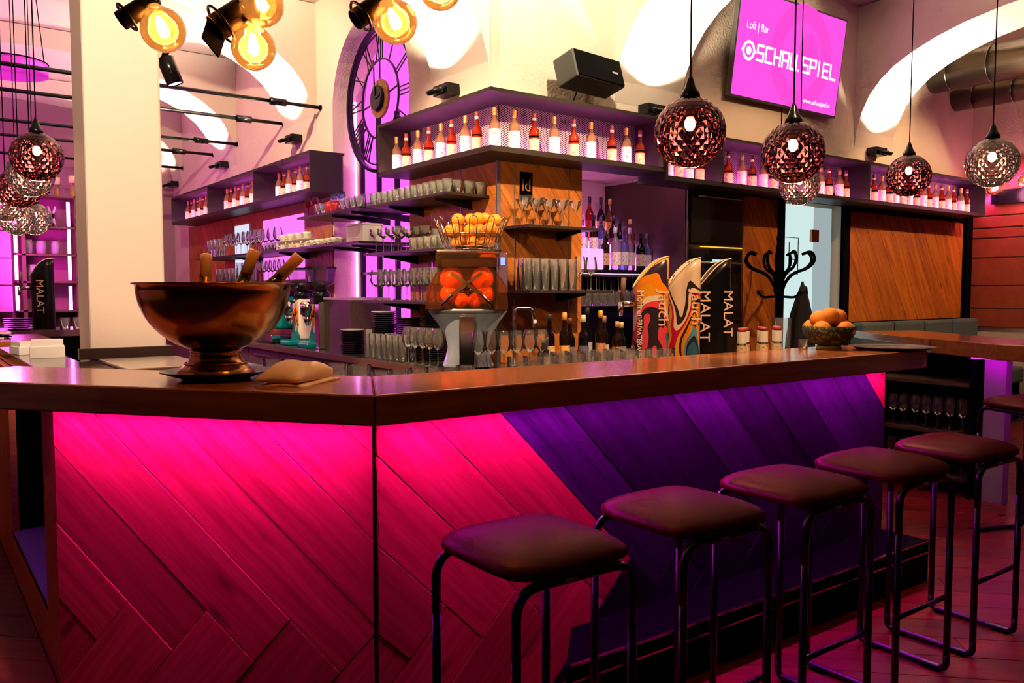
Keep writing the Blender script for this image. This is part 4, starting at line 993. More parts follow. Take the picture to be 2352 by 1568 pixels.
pendant(4.53,1.99,2.10,.125,'clear cut-glass globe pendant farthest right by the red wall','globe pendants at the right','smoke2')
for i, (x,y,z,m_) in enumerate(((.60,4.96,2.14,'smoke'),(.63,5.5,2.11,'smoke2'),(.63,6.06,2.09,'smoke'),(.60,6.56,2.04,'smoke2'),(.73,7.23,1.99,'smoke2'),(.89,7.61,2.02,'smoke2'))):
    pendant(x,y,z,.125,'cut-glass globe pendant in the left cluster, %s from the column' % ORD[i], 'globe pendants left of the column', m_, 2.5)
# bulb chandelier over the corner of the bar
chd = thing('bulb_chandelier', 'chandelier of large amber filament bulbs over the bar corner', 'chandelier', (.85,2.2,2.46))
HO = Vector((.85,2.2,2.46))
put('rail', B().tube([Vector((.42,2.50,0))-HO.xy.to_3d(), Vector((1.34,1.86,0))-HO.xy.to_3d()], .014, 8), M['black'], chd)
for q in ((.62,2.36),(1.1,2.03)): put('hanger', B().tube([(q[0]-HO.x,q[1]-HO.y,0),(q[0]-HO.x,q[1]-HO.y,CEIL-HO.z-.002)], .006, 6), M['black'], chd)
M['amber'] = glass('amber_bulb_glass', (1.0,.58,.22), ior=1.5, edge=.30, glint_haze=.09)
BR_ = .058
for (c, ax) in (((.59,2.36,2.135),(-.35,.22,1)),((.785,2.225,2.09),(-.08,-.03,1)),((.80,2.20,2.20),(-.4,.3,.55)),((1.085,1.99,2.155),(-.30,.22,.9)),((1.20,1.95,2.255),(-.5,.2,1))):
    c = Vector(c); axv = Vector(ax).normalized(); q = axv.to_track_quat('Z','Y').to_matrix(); l = c-HO
    bl = put('bulb', B().lathe([(.0005,-BR_)]+[(BR_*math.sin(t),-BR_*math.cos(t)) for t in [PI*i/16 for i in range(1,14)]]+[(.019,BR_+.006),(.017,BR_+.022)], 28, l, q, cap=(False,False)), M['amber'], chd)
    put('filament', B().lathe([(.0005,-.022),(.013,-.016),(.016,0),(.012,.02),(.006,.036),(.0005,.04)], 12, l, q, cap=(False,False)), M['filament'], bl)
    put('socket', B().lathe([(.019,BR_+.006),(.024,BR_+.010),(.024,BR_+.075),(.018,BR_+.085)], 20, l, q), M['black'], chd)
    top = l + q @ Vector((0,0,BR_+.085)); put('arm', B().tube([top, (top.x, top.y, 0)] if top.z < -.01 else [top,(0,0,0)], .006, 6), M['black'], chd)
    point('bulb_light', c, 3.5, (1,.55,.24), .05)
# brackets rings and shade flaps of the chandelier heads
for (c, r, s) in (((.535,2.405,2.185),.03,0),((.735,2.255,2.165),.042,1),((1.03,2.03,2.185),.032,0)):
    c = Vector(c)-HO; q = Vector((.5,-.1,.4)).normalized().to_track_quat('Z','Y').to_matrix()
    put('spot_can', B().lathe([(r*.8,-.05),(r*.85,-.05),(r*.85,.06),(r*.3,.065)], 20, c, q, cap=(False,True)), pbr('black_brass', (.03,.018,.008), .3, metal=.6) if s == 0 and 'black_brass' not in bpy.data.materials else bpy.data.materials['black_brass'], chd)
    n = 20; put('yoke_ring', B().tube([c + q @ Vector((r*1.25*math.cos(2*PI*k/n), r*1.25*math.sin(2*PI*k/n), -.03)) for k in range(n+1)], .004, 6), M['black'], chd)
    if s: put('shade_flap', B().obox(c + Vector((-.035,.03,-.045)), (.075,.006,.075), Matrix.Rotation(.65,3,'Z') @ Matrix.Rotation(.45,3,'Y')), M['blackm'], chd)

# ================================================================== COLUMN AND THE LEFT
struct('wall_column', B().box(.715,1.055,4.30,4.60,0,CEIL-.005), M['colpaint'], bevel=.012)
struct('trim_9', B().box(.66,1.08,4.262,4.299,1.125,1.175).box(1.056,1.08,4.299,4.62,1.125,1.175), pbr('dark_brown_trim', (.035,.016,.012), .4))
ts = thing('track_spotlight', 'black cylindrical spotlight on the right side of the cream column', 'lamp', (1.148,4.5,2.60))
q = Vector((-.35,.10,1)).normalized().to_track_quat('Z','Y').to_matrix()
put('can', B().lathe([(.036,-.085),(.042,-.085),(.042,.05),(.02,.06)], 20, (0,0,-.02), q, cap=(False,True)), M['black'], ts)
put('lens', B().lathe([(.0005,-.080),(.036,-.080)], 20, (0,0,-.02), q, cap=(False,False)), emis('spot_lens', (.9,.9,1), 4), ts)
put('arm', B().tube([(-.02,.0,.03),(.0,.0,.10),(.05,.0,.19)], .016, 8), M['black'], ts)
put('wall_plate', B().box(-.0925,.01,-.03,.03,.06,.09), M['black'], ts)
lt = thing('high_table', 'thick oak table top behind the bar at the left edge', 'table', (.2,6.5,0))
LT = (.2,6.5,0)
put('table_top', rel(B().box(-1.2,.80,6.02,6.90,1.045,1.135), LT), M['counter'], lt, bevel=.005)
put('apron', rel(B().box(-1.2,.40,6.06,6.12,.85,1.044), LT), M['counter'], lt)
for x in (-1.0,.3): put('leg', rel(B().box(x-.05,x+.05,6.5,6.6,0,1.044), LT), M['black'], lt)
for i in range(5):
    o = put('menu_folder', B().box(-.16,.16,-.11,.11,0,.007), M['blackm'] if i % 2 else M['paper'], None, (.38+.05*math.sin(i*2), 6.42, 1.1355+i*.0075), .15*math.sin(3*i), bevel=.001)
    tag(o, '%s menu folder, %s from the bottom of the pile on the left oak table' % (('white','black')[i % 2], ORD[i]), 'menu', 'menus on the left table')
nap = pbr('printed_napkin', (.7,.35,.5), .8, var=.5, bscale=30)
o = put('printed_leaflet', B().box(-.2,.2,-.12,.12,0,.004), nap, None, (.36,6.45,1.1735), .5); tag(o, 'white and pink printed leaflet on top of the menus at left', 'leaflet')
for i, (x,y,rz,w_,h_) in enumerate(((.535,4.92,.2,.075,.055),(.575,4.62,-.1,.075,.075))):
    t = thing('napkin_box', ['low','taller'][i] + ' white box of paper napkins at the foot of the column', 'box', (x,y,1.12), rz)
    put('box_body', B().box(-w_,w_,-w_,w_,0,h_*.75), M['paper'], t, bevel=.002); put('paper_stack', B().box(-w_*.9,w_*.9,-w_*.9,w_*.9,h_*.75,h_*1.15), M['paper'], t)
o = put('ice_tray', B().box(.72,1.06,3.55,4.15,1.121,1.135), pbr('pale_steel_tray', (.62,.58,.54), .25, metal=.5), None, bevel=.004); tag(o, 'pale flat steel tray on the service counter before the column', 'tray')
o = put('glass_cover', B().box(1.10,1.45,3.9,4.25,1.06,1.075), pbr('blue_cover', (.45,.55,.65), .15), None); tag(o, 'pale blue flat lid beside the steel tray', 'lid')
sup = put('lid_support', B().box(1.13,1.42,3.92,4.23,0,1.0595), M['blackm']); tag(sup, 'black cooler cabinet under the pale blue lid', 'cabinet')
# far shelf rack with magenta light
FY = 11.3
fr_ = thing('display_rack', 'wall rack with magenta light bars left of the column', 'shelf', (1.3,FY,0))
FO = (1.3,FY,0)
for x in (1.15,1.72): put('upright', rel(B().box(x+.03,x+.07,FY,FY+.32,0,2.60), FO), pbr('rack_wood', (.12,.05,.04), .5) if x < 1.5 else bpy.data.materials['rack_wood'], fr_)
for x in (1.10,1.66):
    for z in (1.22,1.58,1.90,2.23): put('light_bar', rel(B().box(x,x+.035,FY-.01,FY+.01,z,z+.29), FO), M['ledw'], fr_)
for z in (1.20,1.545,1.87,2.20,2.57): put('board', rel(B().box(1.12,2.4,FY,FY+.32,z,z+.02), FO), bpy.data.materials['rack_wood'], fr_)
put('back_board', rel(B().box(.2,2.4,FY+.33,FY+.35,0,2.6), FO), pbr('rack_back', (.30,.06,.16), .6), fr_)
for x0, x1 in ((.2,1.08),):
    for z in (1.2,1.52,1.84,2.16): put('panel', rel(B().box(x0,x1,FY+.10,FY+.13,z+.006,z+.312), FO), pbr('magenta_panel', (.75,.18,.42), .5) if z == 1.2 else bpy.data.materials['magenta_panel'], fr_)
for (x, z, w_, h_) in ((1.26,1.893,.10,.17),(1.40,1.893,.11,.16),(1.55,1.893,.09,.16),(1.30,1.567,.11,.20),(1.84,1.567,.10,.19),(1.84,2.222,.10,.20),(1.85,1.893,.07,.14)):
    t = thing('vase', '%s vase on the lit rack, at height of %s board, %s' % (random.choice(['plain grey','dark']), ['second','third','fourth'][[1.567,1.893,2.222].index(z)], 'spot %s' % ORD[int((x-1.2)*10)]), 'vase', (x,FY+.16,z))
    put('vase_body', B().lathe([(w_*.38,0),(w_*.5,.01),(w_*.5,h_*.8),(w_*.42,h_*.9),(w_*.45,h_)], 20), pbr('vase_grey', (.35,.28,.33), .4) if 'vase_grey' not in bpy.data.materials else bpy.data.materials['vase_grey'], t)
for i, (x, h_) in enumerate(((1.58,.22),(1.75,.27))):
    t = thing('candlestick', ['shorter','taller'][i] + ' candlestick with cream candle on top of the rack', 'candlestick', (x,FY+.12,2.59))
    put('stem', B().lathe([(.035,0),(.03,.01),(.028,h_*.45),(.01,h_*.5),(.01,h_*.6),(.045,h_*.64)], 16), wood('stick_wood', (.3,.12,.04),(.5,.25,.1)) if i == 0 else bpy.data.materials['stick_wood'], t)
    put('candle', B().cyl((0,0,h_*.64), .04, .09, 16), pbr('candle_wax', (.85,.62,.35), .6) if i == 0 else bpy.data.materials['candle_wax'], t)
t = thing('twig_ball', 'dark twig ball beside the candlesticks on the rack', 'decoration', (1.42,FY+.12,2.59))
tb = B()
for i in range(22):
    a, c_ = random.uniform(0,6.28), random.uniform(-1,1); d = Vector((math.cos(a),math.sin(a),.4*c_)).normalized(); p = Vector((0,0,.05)); tb.tube([p-d*.09, p+d*.09], .006, 4)
put('twigs', tb, M['blackm'], t)['kind'] = 'stuff'
t = thing('figurine', 'white long-legged figurine standing on the lit rack', 'figurine', (1.52,FY+.12,2.222))
for s in (-1,1): put('leg', B().tube([(.035*s,0,0),(.012*s,0,.12)], .012, 8), M['white'], t)
put('body', B().tube([(0,0,.10),(0,0,.16)], [.022,.026], 10), M['blackm'], t)
for s in (-1,1): put('arm', B().tube([(.01*s,0,.15),(.04*s,0,.25)], .011, 8), M['white'], t)
# magenta drum lamp
dl = thing('drum_lamp', 'large magenta drum lampshade hanging at the upper left', 'lamp', (.88,8.79,3.40))
put('shade', B().lathe([(.30,0),(.30,.10)], 40, cap=(True,True)), pbr('magenta_shade', (.7,.05,.55), .6, emit=(.8,.03,.7), estr=.35), dl)
put('rim', B().lathe([(.305,.098),(.305,.11),(.29,.11)], 40, cap=(False,True)), M['blackm'], dl)
for a in (0,2.1,4.2): put('chain', B().tube([(.27*math.cos(a),.27*math.sin(a),.11),(.2*math.cos(a),.2*math.sin(a),CEIL-3.402)], .005, 5), M['black'], dl)
sw = thing('swing_arm', 'curved black and copper lamp arm at the top left corner', 'lamp arm', (.20,3.3,2.9))
put('tube', B().tube(arc([(-.02,0,-.32),(.02,.02,-.05),(.10,.06,.45),(.14,.08,1.415)],.2,5), .013, 8), pbr('pink_copper', (.75,.35,.35), .3, metal=.8), sw)
put('sleeve', B().tube([(.03,.022,.0),(.06,.04,.14)], .018, 8), M['black'], sw)

# ================================================================== ALCOVE WITH BOTTLES
def bottle_var(name, x, y, z, label, col, r=.038, h=.31, sh=.56, lab=None, cap=(.02,.02,.02), group=None, glassy=True, square=False, labz=(.12,.42)):
    t = thing(name, label, 'bottle', (x,y,z), random.uniform(-.5,.5), group)
    n = 4 if square else 18; rr = r*1.3 if square else r; ph = PI/4 if square else 0
    key = 'liq_%02d%02d%02d' % tuple(int(c*99) for c in col)
    if key not in M: M[key] = liquid(key, col)
    key2 = 'cap_%02d%02d%02d' % tuple(int(c*99) for c in cap)
    if key2 not in M: M[key2] = pbr(key2, cap, .35)
    put('glass_body', B().lathe([(.0005,0),(rr*.92,.002),(rr,.012),(rr,h*sh),(rr*.9,h*(sh+.06)),(rr*.45,h*(sh+.15)),(.0145,h*(sh+.20)),(.0135,h*.88)], n, cap=(False,False), ph=ph), M[key], t)
    put('cap', B().lathe([(.0165,h*.86),(.0165,h*.985),(.013,h)], 14), M[key2], t)
    if lab:
        k3 = 'lab_%02d%02d%02d' % tuple(int(c*99) for c in lab)
        if k3 not in M: M[k3] = labelmat(k3, lab, tuple(c*.25 for c in lab), .60)
        put('label', B().lathe([(rr*1.02,h*labz[0]),(rr*1.02,h*labz[1])], n, cap=(False,False), ph=ph), M[k3], t)
    return t
M['riser'] = emis('riser_glow', (1.0,.26,.95), 6)
al = thing('bottle_stand', 'stepped back-lit bottle stand in the alcove beside the pier', 'shelf', (4.25,4.95,0))
AO = (4.25,4.95,0)
for i, (y0, y1, z) in enumerate(((4.98,5.22,1.62),(5.22,5.46,1.76),(5.46,5.74,1.92))):
    put('step', rel(B().box(4.24,5.34,y0,y1,z-.03,z), AO), M['black'], al)
    put('riser_light', rel(B().box(4.26,5.32,y1-.012,y1-.004,z+.001,z+.12), AO), M['riser'], al)
put('led_strip', rel(B().box(4.3,5.3,4.86,4.875,2.425,2.445), AO), emis('added_alcove_glow', (1.0,.35,.95), 30), al)  # unseen strip added to brighten the alcove bottles
put('base_cabinet', rel(B().box(4.24,5.34,5.2,5.74,0,1.58), AO), M['blackm'], al)
put('glowing_frosted_box', rel(B().box(4.25,4.66,5.04,5.18,1.621,1.79), AO), emis('glowing_frosted_box', (1.0,.32,1.0), 1.7), al, bevel=.006)  # frosted boxes; the light falling on them is put in as glow
put('glowing_frosted_box', rel(B().box(4.25,4.50,5.24,5.42,1.761,1.94), AO), bpy.data.materials['glowing_frosted_box'], al, bevel=.006)
put('led_strip', rel(B().box(4.3,5.3,5.0,5.012,1.578,1.588), AO), M['ledw'], al)
pal = [((.55,.12,.03),(.55,.42,.25),(.30,.05,.03)),((.60,.06,.03),(.75,.6,.5),(.02,.02,.02)),((.02,.03,.02),(.75,.65,.2),(.02,.02,.02)),((.02,.02,.02),(.4,.03,.03),(.05,.05,.05)),((.65,.03,.02),(.6,.05,.04),(.02,.02,.02)),((.10,.03,.01),(.8,.72,.6),(.02,.02,.02)),((.55,.30,.05),(.75,.45,.05),(.7,.55,.1)),((.75,.6,.8),(.75,.6,.85),(.7,.7,.75)),((.35,.4,.8),(.6,.6,.8),(.1,.1,.1)),((.04,.02,.01),(.35,.22,.12),(.03,.02,.02)),((.02,.05,.02),(.6,.55,.45),(.02,.02,.02)),((.5,.02,.02),(.6,.03,.02),(.4,.02,.02))]
nm = ['whisky','rose','olive','black','red','rum','golden','clear','blue','brown','green','crimson']
rows_ = [(5.60,1.92,[4.44,4.60,4.73,4.86,4.99,5.12,5.24],[0,1,5,3,4,2,6],'top step',1.15),(5.34,1.76,[4.58,4.70,4.81,4.92,5.03,5.14,5.26],[4,7,5,8,3,10,6],'middle step',1.1),(5.10,1.62,[4.73,4.83,4.93,5.03,5.13,5.24],[9,7,8,7,10,8],'lowest step',1.08)]
for y, z, xs, ids, nmz, s in rows_:
    for i, x in enumerate(xs):
        c, l, cp = pal[ids[i]]
        bottle_var('liquor_bottle', x, y+random.uniform(-.02,.02), z+.001, '%s liquor bottle, %s from left on the %s of the alcove stand' % (nm[ids[i]], ORD[i], nmz), c, .036+.006*random.random(), (.29+.05*random.random())*s, .5+.1*random.random(), l, cp, 'liquor bottles in the alcove', square=(ids[i] in (7,8) and i % 2 == 1))
# hanging stemware below the stand
hr = thing('stemware_rail', 'rail for hanging wine glasses below the alcove bottles', 'rail', (4.25,5.0,1.585))
for y in (4.99,5.09,5.19): put('rail', B().box(0,1.08,y-5.0-.006,y-5.0+.006,-.02,0), M['chrome'], hr)
row('wine', [(4.32+.085*i,5.04,1.568) for i in range(12)], 'hanging upside down in the alcove', 'hanging wine glasses', flip=True, rowname='front rail', scale=1.1)
row('wine', [(4.36+.085*i,5.14,1.568) for i in range(11)], 'hanging upside down in the alcove', 'hanging wine glasses behind', flip=True, rowname='back rail', scale=1.1)
area('alcove_led_light', (4.8,5.16,1.30), (4.8,5.0,1.0), 1.0, .02, 2.5, (.85,.12,1), up=(1,0,0))

# ================================================================== OVEN TOWER, DOOR, COAT STAND
ov = thing('oven_tower', 'tall dark cabinet with two built-in ovens beside the bottles', 'oven', (5.38,4.79,0))
OO = (5.38,4.79,0)
br = pbr('dark_brown_laminate', (.040,.017,.008), .4)
put('carcass', rel(B().box(5.365,6.115,4.79,5.29,0,2.40), OO), br, ov)
put('side_panel', rel(B().box(5.352,5.364,4.79,5.775,0,2.42), OO), br, ov)
gz = pbr('oven_black_glass', (.008,.008,.010), .06, spec=.8)
for (z0, z1) in ((1.86,2.28),(1.18,1.72)):
    d = put('oven_door', rel(B().box(5.41,6.08,4.765,4.788,z0,z1), OO), gz, ov, bevel=.004)
    put('door_handle', rel(B().tube([(5.46,4.735,z1-.03),(6.03,4.735,z1-.03)], .009, 8), OO), M['steel'], d)
put('control_strip', rel(B().box(5.41,6.08,4.768,4.788,1.73,1.80), OO), gz, ov)
put('light_line', rel(B().box(5.52,6.08,4.764,4.768,1.822,1.832), OO), emis('amber_line', (1,.55,.05), 1.2), ov)
put('lower_panel', rel(B().box(5.41,6.08,4.775,4.788,.1,1.15), OO), br, ov)
put('edge_trim', rel(B().box(5.366,5.376,4.775,4.79,.1,2.32), OO), M['steel'], ov)
o = put('display_gauge', B().box(5.68,5.80,4.760,4.764,1.70,1.72), emis('oven_display', (.5,.75,1), 1.2)); o.parent = ov; o.location = (-5.38,-4.79,0)
dr = struct('door_1', B().box(6.71,7.30,4.86,4.875,.02,2.28), emis('frosted_bright_glass', (.66,.86,.84), .95))
put('side_glass', B().box(7.31,7.67,4.90,4.915,.02,2.28), emis('side_glass_light', (.55,.68,.70), .62), dr)
put('hinge', B().box(7.24,7.36,4.835,4.86,1.93,2.05).box(7.285,7.315,4.83,4.86,1.93,2.05), M['bronze'], dr)
sg = B(); 
for (x0,x1,z0,z1) in ((6.72,7.05,1.96,1.965),(6.72,7.05,1.61,1.615),(7.045,7.05,1.61,1.965),(6.90,6.905,1.66,1.92)): sg.box(x0,x1,4.852,4.858,z0,z1)
put('sign_outline', sg, M['blackm'], dr)
sg = B().tube([Vector((6.97+.035*math.cos(a),4.855,1.72+.035*math.sin(a))) for a in [i*.35 for i in range(-2,14)]], .004, 4); sg.tube([(6.975,4.855,1.83),(6.965,4.855,1.75),(7.01,4.855,1.75)], .004, 4); sg.tube([(6.80,4.855,1.80),(6.80,4.855,1.66)],.005,4); sg.tube([(6.82,4.855,1.80),(6.82,4.855,1.66)],.005,4)
put('sign_symbol', sg, M['blackm'], dr)
cs_ = thing('coat_stand', 'black bentwood coat stand before the bright glass door', 'coat stand', (6.12,4.40,0))
put('pole', B().lathe([(.028,0.05),(.028,1.55),(.036,1.60),(.040,1.72),(.03,1.80),(.022,1.86),(.028,1.90),(.014,1.95),(.0005,1.97)], 16), M['blackm'], cs_)
for k in range(8):
    a = 2*PI*k/8+.3; d = Vector((math.cos(a), math.sin(a), 0))
    pts = [d*.02+Vector((0,0,1.40)), d*.05+Vector((0,0,1.52)), d*.12+Vector((0,0,1.60)), d*.25+Vector((0,0,1.64)), d*.31+Vector((0,0,1.71)), d*.27+Vector((0,0,1.785)), d*.21+Vector((0,0,1.765))]
    put('hook', B().tube(arc(pts, .06, 3), .013, 7), M['blackm'], cs_)
for k in range(4):
    a = 2*PI*k/4+.6; d = Vector((math.cos(a), math.sin(a), 0))
    put('lower_hook', B().tube(arc([d*.02+Vector((0,0,1.40)), d*.14+Vector((0,0,1.39)), d*.18+Vector((0,0,1.45))], .05, 3), .011, 7), M['blackm'], cs_)
    put('leg', B().tube(arc([d*.02+Vector((0,0,.45)), d*.16+Vector((0,0,.25)), d*.26+Vector((0,0,.014))], .12, 4), .014, 7), M['blackm'], cs_)
ct = thing('coat', 'black coat hanging from the coat stand before the door', 'coat', (6.36,4.33,1.36))
v = []; f = []; n = 26
for j, (z, r) in enumerate(((.17,.012),(.12,.03),(.02,.075),(-.10,.115),(-.30,.15),(-.55,.17),(-.75,.185))):
    for k in range(n):
        a = 2*PI*k/n; rr = r*(1+.18*math.sin(5*a+j*.5)*min(1,j*.3)); v.append((rr*math.cos(a), .55*rr*math.sin(a), z))
for j in range(6):
    for k in range(n): f.append((j*n+k, (j+1)*n+k, (j+1)*n+(k+1)%n, j*n+(k+1)%n))
f.append(tuple(range(n)))
put('coat_body', B().add(v, f, True), pbr('black_cloth', (.006,.005,.006), .95), ct)
put('collar', B().tube([(-.05,0,.06),(0,-.03,.11),(.05,0,.06)], .022, 8), pbr('collar_cloth', (.008,.006,.007), .95), ct)
# bench and the second counter on the right
bn = thing('bench', 'grey-green upholstered bench below the wood panel at the right', 'bench', (8.3,4.5,0))
NO = (8.3,4.5,0); ub = pbr('grey_green_velvet', (.055,.075,.075), .9, bump=.2, bscale=80)
for i in range(4): put('back_cushion', rel(B().box(7.72+i*.62,8.33+i*.62,4.56,4.70,.62,1.13), NO), ub, bn, bevel=.03)
put('seat_cushion', rel(B().box(7.72,10.2,4.05,4.56,.42,.60), NO), ub, bn, bevel=.03)
put('plinth', rel(B().box(7.72,10.2,4.1,4.74,0,.42), NO), M['blackm'], bn)
c2 = thing('second_counter', 'oak second bar counter with a thick block end at the right', 'counter', (5.95,2.8,0))
Q = (5.95,2.8,0); T2 = 1.10
put('counter_slab', rel(B().prism([(5.98,3.02),(6.72,4.05),(7.25,3.75),(6.55,2.75)], T2-.06, T2), Q), M['counter'], c2, bevel=.005)
put('block_slab', rel(B().prism([(5.66,1.0),(5.66,2.42),(5.90,2.86),(5.98,3.01),(6.54,2.74),(6.3,2.2),(6.3,1.0)], T2-.10, T2+.004), Q), M['counter'], c2, bevel=.006)
put('lit_leg', rel(B().box(5.96,6.05,2.48,2.62,.0,T2-.10), Q), pbr('leg_laminate', (.30,.24,.28), .45), c2)
put('led_strip', rel(B().box(5.85,5.87,1.2,2.66,T2-.112,T2-.101), Q), emis('counter_led', LED, 26), c2)
gr = thing('glass_rack', 'dark open rack of wine glasses under the second counter', 'shelf', (6.0,2.66,0)); GO = (6.0,2.66,0)
dkw = pbr('dark_rack_wood', (.06,.028,.018), .4)
put('frame', rel(B().box(6.24,6.27,2.70,3.42,.0,.98), GO), M['blackm'], gr)
for z in (.115,.43,.78): put('board', rel(B().box(5.92,6.24,2.70,3.42,z,z+.025), GO), dkw, gr)
for y in (2.68,3.42): put('side', rel(B().box(5.92,6.27,y,y+.02,0,.98), GO), M['blackm'], gr)
row('wine', [(5.98,3.36-.085*i,.455) for i in range(8)], 'upper board of the dark rack', 'wine glasses in the dark rack', rowname='front row')
row('wine', [(6.10,3.33-.085*i,.455) for i in range(7)], 'upper board of the dark rack', 'wine glasses behind in the dark rack', rowname='back row')
row('wine', [(5.98,3.36-.085*i,.14) for i in range(8)], 'lower board of the dark rack', 'wine glasses on the lower board', rowname='front row')
# ducts
for i, (x, z, r, y1) in enumerate(((9.42,3.86,.20,1.0),(9.95,3.66,.13,1.0))):
    t = thing('air_duct', ['thick','slim'][i] + ' spiral steel air duct under the right arch', 'duct', (x,4.79,z))
    put('pipe', B().tube([(0,0,0),(0,y1-4.79,0)], r, 32), pbr('duct_steel', (.30,.26,.22), .25, metal=1) if i == 0 else bpy.data.materials['duct_steel'], t)
    for k in range(8):
        n = 32; put('seam', B().tube([(r*1.01*math.cos(2*PI*j/n), -.25-k*.42+.06*j/n, r*1.01*math.sin(2*PI*j/n)) for j in range(n+1)], .006, 5), bpy.data.materials['duct_steel'], t)
# wall lamp on the red boards
wlp = thing('wall_lamp', 'black wall lamp with two clear globe bulbs on the red wall', 'lamp', (10.36,4.30,2.52))
put('back_box', B().box(-.06,.009,-.22,.22,-.06,.10), M['black'], wlp)
for (y, z, x) in ((-.18,.17,-.16),(.16,.12,-.16)):
    bl = put('bulb', B().sph((x,y,z), .085, 20, 12), M['amber'], wlp); put('filament', B().sph((x,y,z), .02, 8, 6, 1.4), M['filament'], bl)
    put('arm', B().tube([(-.05,y,.03),(x,y,z-.08)], .012, 6), M['black'], wlp)
put('rod', B().tube([(-.05,-.2,.1),(-.25,-1.0,.55)], .012, 6), M['black'], wlp)
point('wall_lamp_light', (10.12,4.2,2.55), 14, (1,.25,.45), .1)
area('red_wall_led', (10.20,4.4,2.72), (10.38,4.0,2.3), .7, .02, 8, PINK, up=(0,1,0))

# ================================================================== BACK BAR: JUICER, COFFEE, PLATES, BOTTLES
JX, JY = 2.98, 4.52
ju = thing('orange_juicer', 'chrome orange juicer with amber hood and wire basket', 'juicer', (JX,JY,BCZ), -.62)
put('base_plate', B().prism([(.20*math.cos(2*PI*k/32), .16*math.sin(2*PI*k/32)) for k in range(32)], 0, .03), M['chrome'], ju)
v = []; f = []; n = 24; prof_ = [(.03,.17,.10),(.08,.15,.09),(.15,.135,.085),(.22,.15,.10),(.30,.20,.13),(.36,.245,.15),(.385,.262,.155)]
for (z, a, b_) in prof_:
    for k in range(n):
        t_ = 2*PI*k/n; v.append((a*math.cos(t_), .05+b_*math.sin(t_), z))
for j in range(len(prof_)-1):
    for k in range(n): f.append((j*n+k, j*n+(k+1)%n, (j+1)*n+(k+1)%n, (j+1)*n+k))
put('chrome_body', B().add(v, f, True), pbr('blue_chrome', (.50,.66,.88), .16, metal=.45), ju)
put('spout_column', B().box(-.05,.05,-.14,-.08,.03,.36), M['chrome'], ju, bevel=.01)
put('drip_tray', B().lathe([(.0005,.36),(.15,.365),(.24,.385),(.26,.40),(.25,.40)], 32, cap=(False,False), sy=.62), pbr('tray_white', (.70,.82,.95), .2), ju)
hood = [(.262,.40),(.262,.46),(.245,.54),(.20,.62),(.17,.66),(-.17,.66),(-.20,.62),(-.245,.54),(-.262,.46),(-.262,.40)]
M['amberhood'] = glass('amber_hood', (1.0,.55,.25), ior=1.5, edge=.4)
put('hood', B().prism(hood, -.15, .10, axes=(0,2,1)), M['amberhood'], ju)
put('rear_block', B().box(-.19,.19,.06,.20,.40,.74), pbr('dark_amber_block', (.10,.035,.01), .15), ju, bevel=.02)
put('top_chute', B().box(-.20,.20,-.13,.15,.665,.765), M['amberhood'], ju, bevel=.015)
put('tray_rim', B().box(-.19,.22,-.12,.16,.766,.778), M['chrome'], ju)
put('side_panel', B().box(.20,.26,-.10,.06,.50,.76), pbr('panel_purple', (.12,.06,.12), .25), ju, bevel=.008)
put('display', B().box(.215,.245,-.104,-.10,.68,.73), emis('blue_display', (.25,.3,1), 2), ju)
for (x, z, r) in ((-.10,.595,.078),(.10,.595,.078),(-.115,.495,.062),(.115,.495,.062),(-.04,.455,.05),(.05,.455,.05)):
    put('press_drum', B().sph((x,-.035,z), r, 20, 12), pbr('juicy_orange', (.95,.16,.01), .25, emit=(.9,.12,.0), estr=.0) if 'juicy_orange' not in bpy.data.materials else bpy.data.materials['juicy_orange'], ju)
for s in (-1,1):
    put('cross_bar', B().obox((0,-.165,.56), (.24,.012,.022), Matrix.Rotation(s*.62,3,'Y')), M['bronze'], ju)
    put('peel_chute', B().tube(arc([(.02*s,-.158,.53),(.09*s,-.158,.50),(.16*s,-.158,.42)],.05,4), .012, 8), M['chrome'], ju)
wb_ = B()
bz0, bz1, r0, r1 = .80, .955, .165, .235
put('basket_ring', B().tube([(.02+r0*math.cos(2*PI*k/32), .02+r0*math.sin(2*PI*k/32), bz0) for k in range(33)], .005, 6), M['chrome'], ju)
put('basket_ring', B().tube([(.02+.20*math.cos(2*PI*k/32), .02+.20*math.sin(2*PI*k/32), .88) for k in range(33)], .004, 6), M['chrome'], ju)
put('basket_ring', B().tube([(.02+r0*.98*math.cos(2*PI*k/32), .02+r0*.98*math.sin(2*PI*k/32), .782) for k in range(33)], .005, 6), M['chrome'], ju)
for k in range(12):
    a = 2*PI*k/12; a2 = a+.22
    P_ = lambda r, z, aa: (.02+r*math.cos(aa), .02+r*math.sin(aa), z)
    put('basket_wire', B().tube(arc([P_(r0,bz0-.02,a),P_(.20,.88,a),P_(r1,bz1+.02,a),P_(r1+.004,bz1+.035,(a+a2)/2),P_(r1,bz1+.02,a2),P_(.20,.88,a2),P_(r0,bz0-.02,a2)],.02,2), .0035, 5), M['chrome'], ju)
jm = Matrix.Rotation(-.62,3,'Z')
basket = [(0,0,.825),(.09,0,.825),(-.09,.01,.825),(.03,.10,.825),(.02,-.09,.825),(-.06,.09,.825),(.10,.09,.83),(.09,-.085,.832),(-.075,-.085,.83),
 (.05,.05,.905),(-.05,.05,.905),(.0,-.06,.905),(.12,-.01,.905),(-.13,-.02,.905),(.06,-.14,.90),(-.09,-.12,.90),(.15,.09,.91),(.13,-.11,.915),(-.12,.10,.905),(.02,.15,.90),
 (.0,.02,.98),(.09,.03,.985),(-.08,-.03,.975),(.05,-.07,.978),(.16,.0,.975),(.12,.11,.975)]
